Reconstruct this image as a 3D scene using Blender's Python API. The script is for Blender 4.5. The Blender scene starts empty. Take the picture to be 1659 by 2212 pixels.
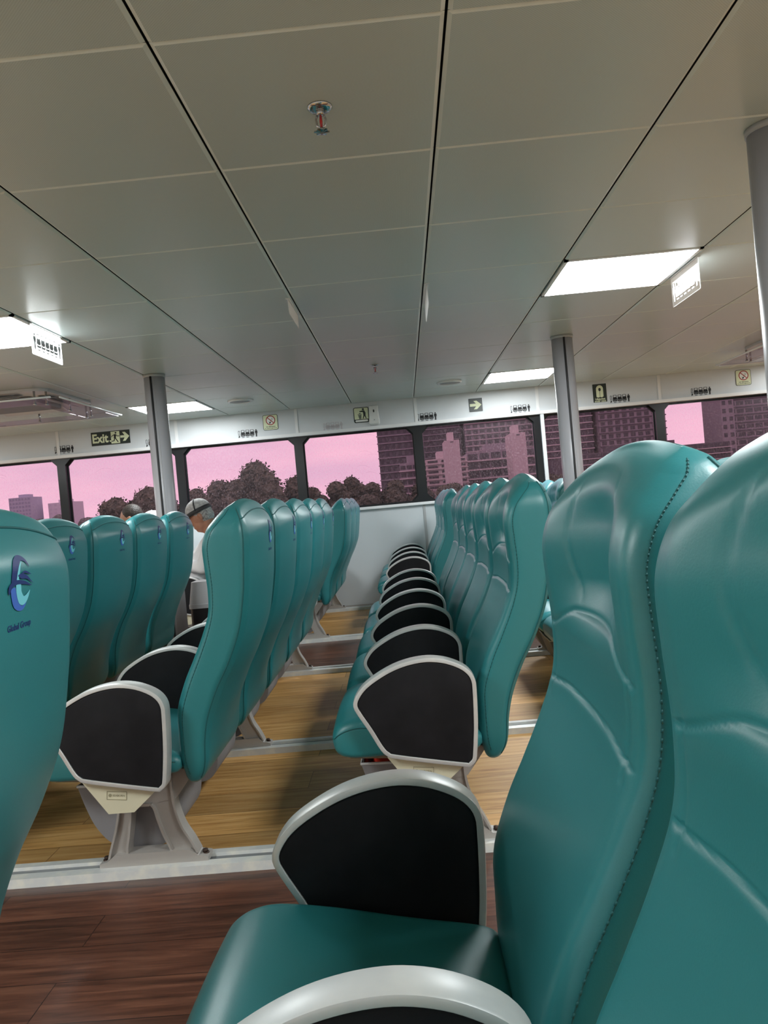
import bpy, bmesh, math, random
from mathutils import Vector, Matrix
from math import pi, sin, cos, sqrt, exp

# ------------------------------------------------------------------ camera, world, exposure
SC = bpy.context.scene
COL = SC.collection
EYE, CEIL = 1.10, 2.128          # eye height and ceiling height above the deck
YAW, PIT, ROL, FPX = .0285, -.0157, -.0898, 1690.0

def cam_axes():
    cy, sy, cp, sp = cos(YAW), sin(YAW), cos(PIT), sin(PIT)
    f = Vector((-sy*cp, cy*cp, sp)); r = Vector((cy, sy, 0)); u = r.cross(f)
    cr, sr = cos(ROL), sin(ROL)
    return r*cr + u*sr, u*cr - r*sr, f

cd = bpy.data.cameras.new('camera'); cam = bpy.data.objects.new('camera', cd); COL.objects.link(cam)
_r, _u, _f = cam_axes()
cam.matrix_world = Matrix(((_r.x, _u.x, -_f.x, 0), (_r.y, _u.y, -_f.y, 0), (_r.z, _u.z, -_f.z, EYE), (0, 0, 0, 1)))
cd.sensor_fit = 'VERTICAL'; cd.sensor_height = 36.0; cd.lens = FPX/2212*36.0
cd.clip_start = .02; cd.clip_end = 2000
SC.camera = cam

W = bpy.data.worlds.new('world'); SC.world = W; W.use_nodes = True
_n = W.node_tree.nodes; _l = W.node_tree.links; _n.clear()
_o = _n.new('ShaderNodeOutputWorld'); _b = _n.new('ShaderNodeBackground'); _b.inputs[1].default_value = 1.0
_tc = _n.new('ShaderNodeTexCoord'); _mp = _n.new('ShaderNodeMapping'); _mp.inputs['Scale'].default_value = (2.2, 2.2, 9)
_no = _n.new('ShaderNodeTexNoise'); _no.inputs['Scale'].default_value = 1.6; _no.inputs['Detail'].default_value = 4
_cr = _n.new('ShaderNodeValToRGB')
_cr.color_ramp.elements[0].position = .33; _cr.color_ramp.elements[0].color = (.78, .82, .90, 1)
_cr.color_ramp.elements[1].position = .62; _cr.color_ramp.elements[1].color = (1.02, 1.0, 1.0, 1)
_l.new(_tc.outputs['Generated'], _mp.inputs[0]); _l.new(_mp.outputs[0], _no.inputs['Vector'])
_l.new(_no.outputs[0], _cr.inputs[0]); _l.new(_cr.outputs[0], _b.inputs[0]); _l.new(_b.outputs[0], _o.inputs[0])

LAMP = 35.0                      # radiance of the ceiling light panels
SC.view_settings.view_transform = 'Standard'; SC.view_settings.look = 'None'
SC.view_settings.gamma = 1; SC.view_settings.use_curve_mapping = False
SC.view_settings.exposure = 0.0
random.seed(4)

# ------------------------------------------------------------------ materials
def mat(name, col, rough=.5, metal=0., spec=.5, bump=None, coat=0., emit=None, vary=None):
    m = bpy.data.materials.new(name); m.use_nodes = True
    nt = m.node_tree; b = nt.nodes['Principled BSDF']
    b.inputs['Base Color'].default_value = (*col, 1); b.inputs['Roughness'].default_value = rough
    b.inputs['Metallic'].default_value = metal; b.inputs['Specular IOR Level'].default_value = spec
    if coat: b.inputs['Coat Weight'].default_value = coat; b.inputs['Coat Roughness'].default_value = .32
    if emit: b.inputs['Emission Color'].default_value = (*emit[0], 1); b.inputs['Emission Strength'].default_value = emit[1]
    tc = None
    if bump or vary:
        tc = nt.nodes.new('ShaderNodeTexCoord')
    if bump:
        no = nt.nodes.new('ShaderNodeTexNoise'); no.inputs['Scale'].default_value = bump[0]; no.inputs['Detail'].default_value = 3
        bu = nt.nodes.new('ShaderNodeBump'); bu.inputs['Strength'].default_value = bump[1]; bu.inputs['Distance'].default_value = bump[2]
        nt.links.new(tc.outputs['Object'], no.inputs['Vector']); nt.links.new(no.outputs[0], bu.inputs['Height'])
        nt.links.new(bu.outputs[0], b.inputs['Normal'])
    if vary:                      # (scale, colour two, low, high)
        no = nt.nodes.new('ShaderNodeTexNoise'); no.inputs['Scale'].default_value = vary[0]; no.inputs['Detail'].default_value = 5
        r = nt.nodes.new('ShaderNodeValToRGB')
        r.color_ramp.elements[0].position = vary[2]; r.color_ramp.elements[0].color = (*col, 1)
        r.color_ramp.elements[1].position = vary[3]; r.color_ramp.elements[1].color = (*vary[1], 1)
        nt.links.new(tc.outputs['Object'], no.inputs['Vector']); nt.links.new(no.outputs[0], r.inputs[0])
        nt.links.new(r.outputs[0], b.inputs['Base Color'])
    return m

TEAL = mat('teal_vinyl', (.024, .222, .240), .40, 0, .55, (420, .12, .001), .22)
TEALD = mat('teal_thread', (.008, .11, .115), .6)
SILVER = mat('satin_silver', (.66, .67, .67), .40, .30, .5, vary=(14, (.76, .76, .74), .4, .7))
PAD = mat('charcoal_pad', (.010, .010, .012), .70, 0, .22, (26, .25, .004), vary=(9, (.019, .019, .022), .4, .75))
GREYLEG = mat('grey_cast_metal', (.47, .44, .41), .5, .25, .5, (60, .15, .002))
CREAM = mat('cream_plastic', (.72, .68, .50), .45)
CREAMD = mat('cream_print', (.33, .30, .19), .6)
TAN = mat('tan_shell', (.32, .25, .17), .5)
GREYCLOTH = mat('grey_canvas', (.30, .29, .30), .85, 0, .2, (40, .3, .004))
WELT = mat('pale_binding', (.62, .61, .60), .8)
RED = mat('red_jacket', (.80, .05, .022), .6, 0, .4, (30, .5, .01))
WHITE = mat('white_panel', (.63, .655, .675), .32, 0, .5)
WHITEG = mat('white_gloss', (.80, .80, .80), .25)
GREYSTRIP = mat('grey_strip', (.42, .42, .42), .4)
BLACK = mat('black_frame', (.010, .011, .013), .22, 0, .5)
INK = mat('black_print', (.012, .012, .014), .6)
GHOST = mat('faded_print', (.52, .49, .51), .6)
ALU = mat('aluminium_track', (.70, .71, .70), .40, .2, .5, (50, .12, .002), vary=(22, (.84, .82, .74), .45, .7))
ALUD = mat('track_groove', (.22, .23, .24), .45, .5)
PILLAR = mat('pillar_laminate', (.38, .375, .40), .35, 0, .5)
DARKLINE = mat('dark_joint', (.02, .02, .022), .5)
CHROME = mat('chrome', (.52, .52, .53), .15, 1.)
BULB = mat('red_bulb', (.5, .02, .02), .1)
BOLT = mat('rusty_bolt', (.07, .045, .035), .6, .6)
GLOW = mat('pale_luminous', (.72, .76, .52), .6)
SIGNBK = mat('sign_dark_green', (.020, .028, .024), .4)
SIGNRED = mat('sign_red', (.36, .03, .02), .5)
SIGNGREY = mat('sign_grey', (.15, .17, .13), .5)
LINEN = mat('plain_white_print', (.82, .82, .78), .5)
NAVY = mat('emblem_navy', (.008, .030, .16), .5)
INDIGO = mat('emblem_indigo', (.012, .032, .18), .5)
BLUE = mat('emblem_blue', (.06, .16, .58), .5)
CYAN = mat('emblem_cyan', (.20, .66, .76), .5)
SKIN = mat('skin', (.42, .20, .125), .5, vary=(25, (.34, .15, .095), .35, .7))
SKINL = mat('skin_light', (.50, .27, .18), .5)
HAIRG = mat('grey_hair', (.20, .19, .19), .7, 0, .3, (120, .6, .01), vary=(90, (.42, .41, .40), .4, .6))
HAIRB = mat('brown_black_hair', (.022, .016, .013), .5, 0, .5, (120, .6, .01), vary=(60, (.06, .045, .035), .4, .7))
CAPG = mat('grey_cap', (.34, .33, .33), .8, vary=(45, (.50, .49, .48), .4, .65))
CAPB = mat('cap_black', (.02, .02, .022), .6)
SHIRT = mat('white_shirt', (.80, .79, .80), .8, 0, .2, (12, .4, .02))
SHIRT2 = mat('navy_shirt', (.03, .04, .08), .8, 0, .2, (12, .4, .02))
TROUS = mat('dark_trousers', (.03, .032, .04), .8, 0, .2, (12, .4, .02))
BINGREY = mat('bin_grey', (.34, .34, .35), .4)
BINBLACK = mat('bin_black', (.008, .008, .010), .35)
DISPW = mat('dispenser_white', (.78, .78, .76), .35)
GRILLE = mat('grille_grey', (.30, .30, .30), .5)
ACW = mat('unit_white', (.70, .70, .70), .4)
ACG = mat('unit_grey', (.16, .16, .17), .5)
LIGHTM = mat('light_diffuser', (.9, .9, .9), .5, emit=((.93, .985, 1.0), LAMP))

def wood(name, c1, c2, c3, rough, plank=1.25, width=.155):
    m = bpy.data.materials.new(name); m.use_nodes = True; nt = m.node_tree; N = nt.nodes; L = nt.links
    b = N['Principled BSDF']; tc = N.new('ShaderNodeTexCoord')
    br = N.new('ShaderNodeTexBrick'); br.offset = .37; br.inputs['Scale'].default_value = 1
    br.inputs['Brick Width'].default_value = plank; br.inputs['Row Height'].default_value = width
    br.inputs['Mortar Size'].default_value = .0012; br.inputs['Mortar Smooth'].default_value = 0
    br.inputs['Color1'].default_value = (0, 0, 0, 1); br.inputs['Color2'].default_value = (1, 1, 1, 1); br.inputs['Mortar'].default_value = (.5, .5, .5, 1)
    L.new(tc.outputs['Object'], br.inputs['Vector'])
    # grain: noise stretched along the plank, shifted from plank to plank
    mp = N.new('ShaderNodeMapping'); mp.inputs['Scale'].default_value = (3.2, 46, 1)
    sh = N.new('ShaderNodeVectorMath'); sh.operation = 'MULTIPLY_ADD'; sh.inputs[1].default_value = (7.3, 3.1, 5); 
    L.new(br.outputs['Color'], sh.inputs[0]); L.new(tc.outputs['Object'], sh.inputs[2]); L.new(sh.outputs[0], mp.inputs[0])
    no = N.new('ShaderNodeTexNoise'); no.inputs['Scale'].default_value = 1.0; no.inputs['Detail'].default_value = 7; no.inputs['Roughness'].default_value = .62
    no.inputs['Distortion'].default_value = .5
    L.new(mp.outputs[0], no.inputs['Vector'])
    r = N.new('ShaderNodeValToRGB'); e = r.color_ramp.elements
    e[0].position = .30; e[0].color = (*c1, 1); e[1].position = .70; e[1].color = (*c3, 1)
    x = r.color_ramp.elements.new(.5); x.color = (*c2, 1)
    L.new(no.outputs[0], r.inputs[0])
    mx = N.new('ShaderNodeMix'); mx.data_type = 'RGBA'; mx.blend_type = 'MULTIPLY'; mx.inputs[0].default_value = 1
    r2 = N.new('ShaderNodeValToRGB'); r2.color_ramp.elements[0].color = (.68, .66, .64, 1); r2.color_ramp.elements[1].color = (1.08, 1.04, 1.0, 1)
    L.new(br.outputs['Color'], r2.inputs[0]); L.new(r.outputs[0], mx.inputs[6]); L.new(r2.outputs[0], mx.inputs[7])
    mo = N.new('ShaderNodeMix'); mo.data_type = 'RGBA'; mo.inputs[7].default_value = (c1[0]*.4, c1[1]*.4, c1[2]*.4, 1)
    L.new(br.outputs['Fac'], mo.inputs[0]); L.new(mx.outputs[2], mo.inputs[6]); L.new(mo.outputs[2], b.inputs['Base Color'])
    b.inputs['Roughness'].default_value = rough; b.inputs['Specular IOR Level'].default_value = .4
    return m
OAK = wood('light_oak_planks', (.44, .215, .062), (.68, .39, .135), (.80, .52, .225), .42, 1.3, .19)
WALNUT = wood('dark_walnut_planks', (.048, .018, .011), (.115, .044, .027), (.20, .085, .052), .36, .95, .155)

def ceiling_material():
    m = bpy.data.materials.new('perforated_ceiling'); m.use_nodes = True; nt = m.node_tree; N = nt.nodes; L = nt.links
    b = N['Principled BSDF']; tc = N.new('ShaderNodeTexCoord')
    ro = N.new('ShaderNodeMapping'); ro.inputs['Rotation'].default_value = (0, 0, pi/4); ro.inputs['Scale'].default_value = (210, 210, 0)
    fr = N.new('ShaderNodeVectorMath'); fr.operation = 'FRACTION'
    su = N.new('ShaderNodeVectorMath'); su.operation = 'SUBTRACT'; su.inputs[1].default_value = (.5, .5, 0)
    le = N.new('ShaderNodeVectorMath'); le.operation = 'LENGTH'
    L.new(tc.outputs['Object'], ro.inputs[0]); L.new(ro.outputs[0], fr.inputs[0]); L.new(fr.outputs[0], su.inputs[0]); L.new(su.outputs[0], le.inputs[0])
    r = N.new('ShaderNodeValToRGB'); r.color_ramp.elements[0].position = .20; r.color_ramp.elements[0].color = (.43, .48, .455, 1)
    r.color_ramp.elements[1].position = .30; r.color_ramp.elements[1].color = (.57, .63, .605, 1)
    L.new(le.outputs['Value'], r.inputs[0]); L.new(r.outputs[0], b.inputs['Base Color'])
    no = N.new('ShaderNodeTexNoise'); no.inputs['Scale'].default_value = 2.2; no.inputs['Detail'].default_value = 1
    bu = N.new('ShaderNodeBump'); bu.inputs['Strength'].default_value = .25; bu.inputs['Distance'].default_value = .02
    L.new(tc.outputs['Object'], no.inputs['Vector']); L.new(no.outputs[0], bu.inputs['Height']); L.new(bu.outputs[0], b.inputs['Normal'])
    b.inputs['Roughness'].default_value = .30; b.inputs['Specular IOR Level'].default_value = .45
    return m
CEILM = ceiling_material()
CEILEDGE = mat('ceiling_edge', (.72, .77, .73), .35)

def glass_material():
    m = bpy.data.materials.new('wet_pink_glass'); m.use_nodes = True; nt = m.node_tree; N = nt.nodes; L = nt.links
    N.clear(); o = N.new('ShaderNodeOutputMaterial'); tr = N.new('ShaderNodeBsdfTransparent'); gl = N.new('ShaderNodeBsdfGlossy'); di = N.new('ShaderNodeBsdfDiffuse')
    gl.inputs['Roughness'].default_value = .35; di.inputs['Color'].default_value = (.75, .52, .60, 1)
    tc = N.new('ShaderNodeTexCoord'); mp = N.new('ShaderNodeMapping'); mp.inputs['Scale'].default_value = (1, 1, .45)
    no = N.new('ShaderNodeTexNoise'); no.inputs['Scale'].default_value = 110; no.inputs['Detail'].default_value = 2
    r = N.new('ShaderNodeValToRGB'); r.color_ramp.elements[0].position = .40; r.color_ramp.elements[0].color = (.93, .50, .66, 1)
    r.color_ramp.elements[1].position = .62; r.color_ramp.elements[1].color = (.98, .56, .72, 1)
    L.new(tc.outputs['Object'], mp.inputs[0]); L.new(mp.outputs[0], no.inputs['Vector']); L.new(no.outputs[0], r.inputs[0]); L.new(r.outputs[0], tr.inputs['Color'])
    r2 = N.new('ShaderNodeValToRGB'); r2.color_ramp.elements[0].position = .5; r2.color_ramp.elements[0].color = (.02, .02, .02, 1)
    r2.color_ramp.elements[1].position = .75; r2.color_ramp.elements[1].color = (.16, .16, .16, 1)
    L.new(no.outputs[0], r2.inputs[0])
    m1 = N.new('ShaderNodeMixShader'); L.new(r2.outputs[0], m1.inputs[0]); L.new(tr.outputs[0], m1.inputs[1]); L.new(di.outputs[0], m1.inputs[2])
    m2 = N.new('ShaderNodeMixShader'); m2.inputs[0].default_value = .015; L.new(m1.outputs[0], m2.inputs[1]); L.new(gl.outputs[0], m2.inputs[2])
    L.new(m2.outputs[0], o.inputs['Surface'])
    return m
GLASS = glass_material()

def clear_material(name, tint, gloss, milky):
    m = bpy.data.materials.new(name); m.use_nodes = True; nt = m.node_tree; N = nt.nodes; L = nt.links
    N.clear(); o = N.new('ShaderNodeOutputMaterial'); tr = N.new('ShaderNodeBsdfTransparent'); gl = N.new('ShaderNodeBsdfGlossy'); di = N.new('ShaderNodeBsdfTranslucent')
    d2 = N.new('ShaderNodeBsdfDiffuse'); d2.inputs['Color'].default_value = (.85, .85, .85, 1)
    tr.inputs['Color'].default_value = (*tint, 1); gl.inputs['Roughness'].default_value = .05; di.inputs['Color'].default_value = (.9, .9, .9, 1)
    a = N.new('ShaderNodeAddShader'); L.new(di.outputs[0], a.inputs[0]); L.new(d2.outputs[0], a.inputs[1])
    m1 = N.new('ShaderNodeMixShader'); m1.inputs[0].default_value = milky; L.new(tr.outputs[0], m1.inputs[1]); L.new(di.outputs[0], m1.inputs[2])
    m2 = N.new('ShaderNodeMixShader'); m2.inputs[0].default_value = gloss; L.new(m1.outputs[0], m2.inputs[1]); L.new(gl.outputs[0], m2.inputs[2])
    L.new(m2.outputs[0], o.inputs['Surface'])
    return m
ACRYLIC = clear_material('clear_acrylic', (.90, .86, .90), .12, .12)
MILKY = clear_material('milky_acrylic', (.95, .95, .95), .06, .82)
SMEAR = clear_material('dried_spray', (1, .96, .98), 0, .10)

LEAF = mat('dark_foliage', (.035, .048, .028), .7, 0, .3, vary=(1.6, (.14, .15, .095), .42, .72))
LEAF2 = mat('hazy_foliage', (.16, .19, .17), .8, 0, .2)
BARK = mat('bark', (.05, .04, .03), .8)
CONC1 = mat('dark_concrete', (.10, .10, .112), .8); CONC2 = mat('pale_concrete', (.50, .46, .45), .8)
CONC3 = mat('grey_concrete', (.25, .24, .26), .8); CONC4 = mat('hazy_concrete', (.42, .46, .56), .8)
CONC5 = mat('slab_concrete', (.52, .48, .48), .8)
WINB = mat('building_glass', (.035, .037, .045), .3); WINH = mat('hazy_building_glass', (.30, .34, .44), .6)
WATER = mat('estuary_water', (.035, .045, .045), .15, 0, .5, (.6, .4, .2))
BANK = mat('river_bank', (.03, .035, .022), .9)

# ------------------------------------------------------------------ mesh helpers
class MB:
    def __init__(s): s.v = []; s.f = []; s.m = []; s.sm = []
    def face(s, idx, mi=0, smooth=False): s.f.append(idx); s.m.append(mi); s.sm.append(smooth)
    def add(s, verts): k = len(s.v); s.v += [tuple(p) for p in verts]; return k
    def box(s, x0, x1, y0, y1, z0, z1, mi=0):
        k = s.add([(x0,y0,z0),(x1,y0,z0),(x1,y1,z0),(x0,y1,z0),(x0,y0,z1),(x1,y0,z1),(x1,y1,z1),(x0,y1,z1)])
        for q in ((0,3,2,1),(4,5,6,7),(0,1,5,4),(1,2,6,5),(2,3,7,6),(3,0,4,7)): s.face([k+i for i in q], mi)
    def prism(s, poly, a, b, plane='xz', mi=0, smooth=False, caps=True):
        """extrude a 2D outline; plane names the outline's axes, a..b run along the third"""
        def P(p, t): return {'xz': (p[0], t, p[1]), 'xy': (p[0], p[1], t), 'yz': (t, p[0], p[1])}[plane]
        n = len(poly); k = s.add([P(p, a) for p in poly] + [P(p, b) for p in poly])
        for i in range(n):
            j = (i+1) % n; s.face([k+i, k+j, k+n+j, k+n+i], mi, smooth)
        if caps: s.face([k+i for i in range(n)][::-1], mi); s.face([k+n+i for i in range(n)], mi)
    def loft(s, loops, mi=0, smooth=True, closed=True, cap=True):
        n = len(loops[0]); ks = [s.add(l) for l in loops]
        for a, b in zip(ks[:-1], ks[1:]):
            for i in range(n if closed else n-1):
                j = (i+1) % n; s.face([a+i, a+j, b+j, b+i], mi, smooth)
        if cap: s.face([ks[0]+i for i in range(n)][::-1], mi, smooth); s.face([ks[-1]+i for i in range(n)], mi, smooth)
    def tube(s, pts, r, mi=0, n=8, closed=False, cap=True):
        pts = [Vector(p) for p in pts]; loops = []
        rr = r if isinstance(r, (list, tuple)) else [r]*len(pts)
        up = None
        for i, p in enumerate(pts):
            if closed: t = pts[(i+1) % len(pts)] - pts[i-1]
            else: t = pts[min(i+1, len(pts)-1)] - pts[max(i-1, 0)]
            t.normalize()
            if up is None: up = Vector((0, 0, 1)) if abs(t.z) < .9 else Vector((1, 0, 0))
            a = t.cross(up); a.normalize(); b = a.cross(t); up = b
            loops.append([p + (a*cos(2*pi*k/n) + b*sin(2*pi*k/n))*rr[i] for k in range(n)])
        if closed: loops.append(loops[0])
        s.loft(loops, mi, True, True, cap and not closed)
    def cyl(s, c0, c1, r0, r1=None, mi=0, n=24, smooth=True): s.tube([c0, c1], [r0, r0 if r1 is None else r1], mi, n)
    def ball(s, c, rx, ry=None, rz=None, mi=0, n=16, m=10):
        ry = ry or rx; rz = rz or rx; loops = []
        for i in range(m+1):
            a = -pi/2 + pi*i/m; q = max(cos(a), .01)
            loops.append([(c[0]+rx*q*cos(2*pi*k/n), c[1]+ry*q*sin(2*pi*k/n), c[2]+rz*sin(a)) for k in range(n)])
        s.loft(loops, mi)
    def mesh(s, name, mats):
        me = bpy.data.meshes.new(name); me.from_pydata(s.v, [], s.f)
        for q in (mats if isinstance(mats, (list, tuple)) else [mats]): me.materials.append(q)
        for p, mi, sm in zip(me.polygons, s.m, s.sm): p.material_index = mi; p.use_smooth = sm
        bm = bmesh.new(); bm.from_mesh(me); bmesh.ops.recalc_face_normals(bm, faces=bm.faces); bm.to_mesh(me); bm.free()
        me.update(); return me
    def build(s, name, mats, parent=None, loc=None, rotz=0):
        o = bpy.data.objects.new(name, s.mesh(name, mats)); COL.objects.link(o)
        if parent: o.parent = parent
        if loc: o.location = loc
        o.rotation_euler.z = rotz
        return o

def bevel(o, w, seg=2, ang=35):
    """bevel a finished mesh in place"""
    bm = bmesh.new(); bm.from_mesh(o.data)
    ed = [e for e in bm.edges if len(e.link_faces) == 2 and e.calc_face_angle(0) > math.radians(ang)]
    bmesh.ops.bevel(bm, geom=ed, offset=w, segments=seg, affect='EDGES', clamp_overlap=True)
    for f in bm.faces: f.smooth = False
    bm.to_mesh(o.data); bm.free(); return o

def tag(o, label, cat, group=None, kind=None):
    o['label'] = label; o['category'] = cat
    if group: o['group'] = group
    if kind: o['kind'] = kind
    return o
def empty(name, loc, rz=0):
    o = bpy.data.objects.new(name, None); COL.objects.link(o); o.location = loc; o.rotation_euler.z = rz; o.empty_display_size = .1; return o
def struct(o): o['kind'] = 'structure'; return o
def dup(root):
    r = root.copy(); COL.objects.link(r)
    def rec(a, b):
        for ch in a.children:
            c = ch.copy(); COL.objects.link(c); c.parent = b; rec(ch, c)
    rec(root, r); return r

def catmull(pts, per=8, closed=False):
    out = []; n = len(pts)
    for i in range(n if closed else n-1):
        g = lambda k: pts[k % n] if closed else pts[min(max(k, 0), n-1)]
        p0, p1, p2, p3 = g(i-1), g(i), g(i+1), g(i+2)
        for k in range(per):
            t = k/per
            out.append(tuple(.5*((2*b) + (c-a)*t + (2*a-5*b+4*c-d)*t*t + (-a+3*b-3*c+d)*t**3) for a, b, c, d in zip(p0, p1, p2, p3)))
    if not closed: out.append(tuple(pts[-1]))
    return out
def sstep(a, b, x): t = min(max((x-a)/(b-a), 0), 1); return t*t*(3-2*t)
def lerp(a, b, t): return a + (b-a)*t
def offset_poly(poly, d):
    out = []; n = len(poly)
    A = sum(poly[i][0]*poly[(i+1) % n][1] - poly[(i+1) % n][0]*poly[i][1] for i in range(n)); sg = 1 if A > 0 else -1
    for i in range(n):
        a, c = poly[i-1], poly[(i+1) % n]; tx, tz = c[0]-a[0], c[1]-a[1]; l = math.hypot(tx, tz) or 1
        out.append((poly[i][0] - sg*tz/l*d, poly[i][1] + sg*tx/l*d))
    return out
def text_polys(txt, size, align='CENTER', bold=0.):
    """verts and faces of a line of lettering, lying in the xy plane"""
    c = bpy.data.curves.new('lettering', 'FONT'); c.body = txt; c.size = size; c.align_x = align; c.align_y = 'CENTER'; c.offset = bold; c.resolution_u = 3
    o = bpy.data.objects.new('lettering', c); COL.objects.link(o)
    me = bpy.data.meshes.new_from_object(o.evaluated_get(bpy.context.evaluated_depsgraph_get()))
    v = [tuple(p.co) for p in me.vertices]; f = [list(p.vertices) for p in me.polygons]
    bpy.data.objects.remove(o); bpy.data.curves.remove(c); bpy.data.meshes.remove(me)
    return v, f

# ------------------------------------------------------------------ the cabin shell
YW = 8.17; XL, XR, YB = -6.9, 6.9, -.62
ROW0, PIT_X, PIT_Y, LX = 1.70, .65, .655, -1.119
RAILS = [2.435, 3.565, 5.155, 6.335, 8.02]
m = MB()
zones = [(YB, 1.36, 0), (1.36, 2.40, 1), (2.40, 5.19, 0), (5.19, 6.30, 1), (6.30, YW, 0)]
for a, b, k in zones:
    q = m.add([(XL, a, 0), (XR, a, 0), (XR, b, 0), (XL, b, 0)]); m.face([q, q+1, q+2, q+3], k)
struct(m.build('floor', [OAK, WALNUT]))

lamps = [(i, j) for i in (3, -2, -7, 8) for j in (-2, 3, 8)]
m = MB()
for i in range(-9, 12):
    for j in range(-4, 10):
        if (i, j) in lamps: continue
        x0 = LX + i*PIT_X; x1 = x0 + PIT_X; y0 = ROW0 + j*PIT_Y; y1 = y0 + PIT_Y
        if x1 > XR or x0 < XL or y0 > YW: continue
        y1 = min(y1, YW); y0 = max(y0, YB)
        gx, gy, ex, ey, d = .0032, .0012, .010, .006, .006
        k = m.add([(x0+gx,y0+gy,CEIL+d),(x1-gx,y0+gy,CEIL+d),(x1-gx,y1-gy,CEIL+d),(x0+gx,y1-gy,CEIL+d),
                   (x0+gx+ex,y0+gy+ey,CEIL),(x1-gx-ex,y0+gy+ey,CEIL),(x1-gx-ex,y1-gy-ey,CEIL),(x0+gx+ex,y1-gy-ey,CEIL)])
        m.face([k+7, k+6, k+5, k+4], 0)
        for a, b in ((0, 1), (1, 2), (2, 3), (3, 0)): m.face([k+a, k+b, k+4+b, k+4+a], 1)
        k = m.add([(x0+gx,y0+gy,CEIL+.03),(x1-gx,y0+gy,CEIL+.03),(x1-gx,y1-gy,CEIL+.03),(x0+gx,y1-gy,CEIL+.03)])
        for a, b in ((0, 1), (1, 2), (2, 3), (3, 0)): m.face([k-8+a, k-8+b, k+b, k+a], 2)
m.box(XL, XR, YB, YW+.2, CEIL+.03, CEIL+.06, 2)
me_c = m.mesh('ceiling', [CEILM, CEILEDGE, DARKLINE]); o = bpy.data.objects.new('ceiling', me_c); COL.objects.link(o); struct(o)

MULL = [-6.15, -4.875, -3.60, -2.335, -1.065, .185, 1.448, 2.705, 3.98, 5.255]
ZW0, ZW1 = 1.045, 1.838
m = MB()
m.box(XL, XR, YW, YW+.14, 0, ZW0-.03)                       # panels below the windows
m.box(XL, XR, YW, YW+.14, ZW1+.02, CEIL+.02)                # fascia above them
m.box(XL, MULL[0], YW, YW+.14, ZW0-.03, ZW1+.02); m.box(MULL[-1], XR, YW, YW+.14, ZW0-.03, ZW1+.02)
struct(m.build('wall_front', WHITE))
m = MB(); m.box(XL, XR, YB-.1, YB, 0, CEIL); struct(m.build('wall_back', WHITE))
m = MB(); m.box(XL-.1, XL, YB-.1, YW+.14, 0, CEIL); struct(m.build('wall_left', WHITE))
m = MB(); m.box(XR, XR+.1, YB-.1, YW+.14, 0, CEIL); struct(m.build('wall_right', WHITE))
tn = 0
def trim(b, mm):
    global tn
    tn += 1; return struct(b.build('trim_%d' % tn, mm))
m = MB(); m.box(XL, XR, YW-.022, YW+.12, ZW0-.035, ZW0-.004); bevel(trim(m, WHITEG), .004)      # sill
m = MB(); m.box(XL, XR, YW-.03, YW+.10, ZW1, ZW1+.034); bevel(trim(m, WHITEG), .004)             # head ledge
for x in MULL[:-1]:
    xx = x + .005
    m = MB(); m.box(xx-.0165, xx+.0165, YW-.008, YW, ZW1+.034, CEIL-.002); bevel(trim(m, WHITEG), .003)
    m = MB(); m.box(xx-.012, xx+.012, YW-.005, YW, .03, ZW0-.035); trim(m, GREYSTRIP)
m = MB(); m.box(XL, XR, YW-.008, YW, 0, .03); o = m.build('baseboard_front', GREYSTRIP); struct(o)
m = MB(); m.box(1.468, 1.505, YW-.02, YW+.02, ZW0-.004, ZW1); bevel(trim(m, WHITE), .004)        # pale strip at one mullion
for y in RAILS:                                              # deck tracks the seats are bolted to
    m = MB(); h = .026
    m.prism([(y-.062, 0), (y-.056, h), (y-.022, h+.002), (y-.019, h-.008), (y+.019, h-.008), (y+.022, h+.002), (y+.056, h), (y+.062, 0)], XL+.1, XR-.1, 'yz')
    for f, p in enumerate(m.f): pass
    m.m[3] = 1
    trim(m, [ALU, ALUD])

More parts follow.
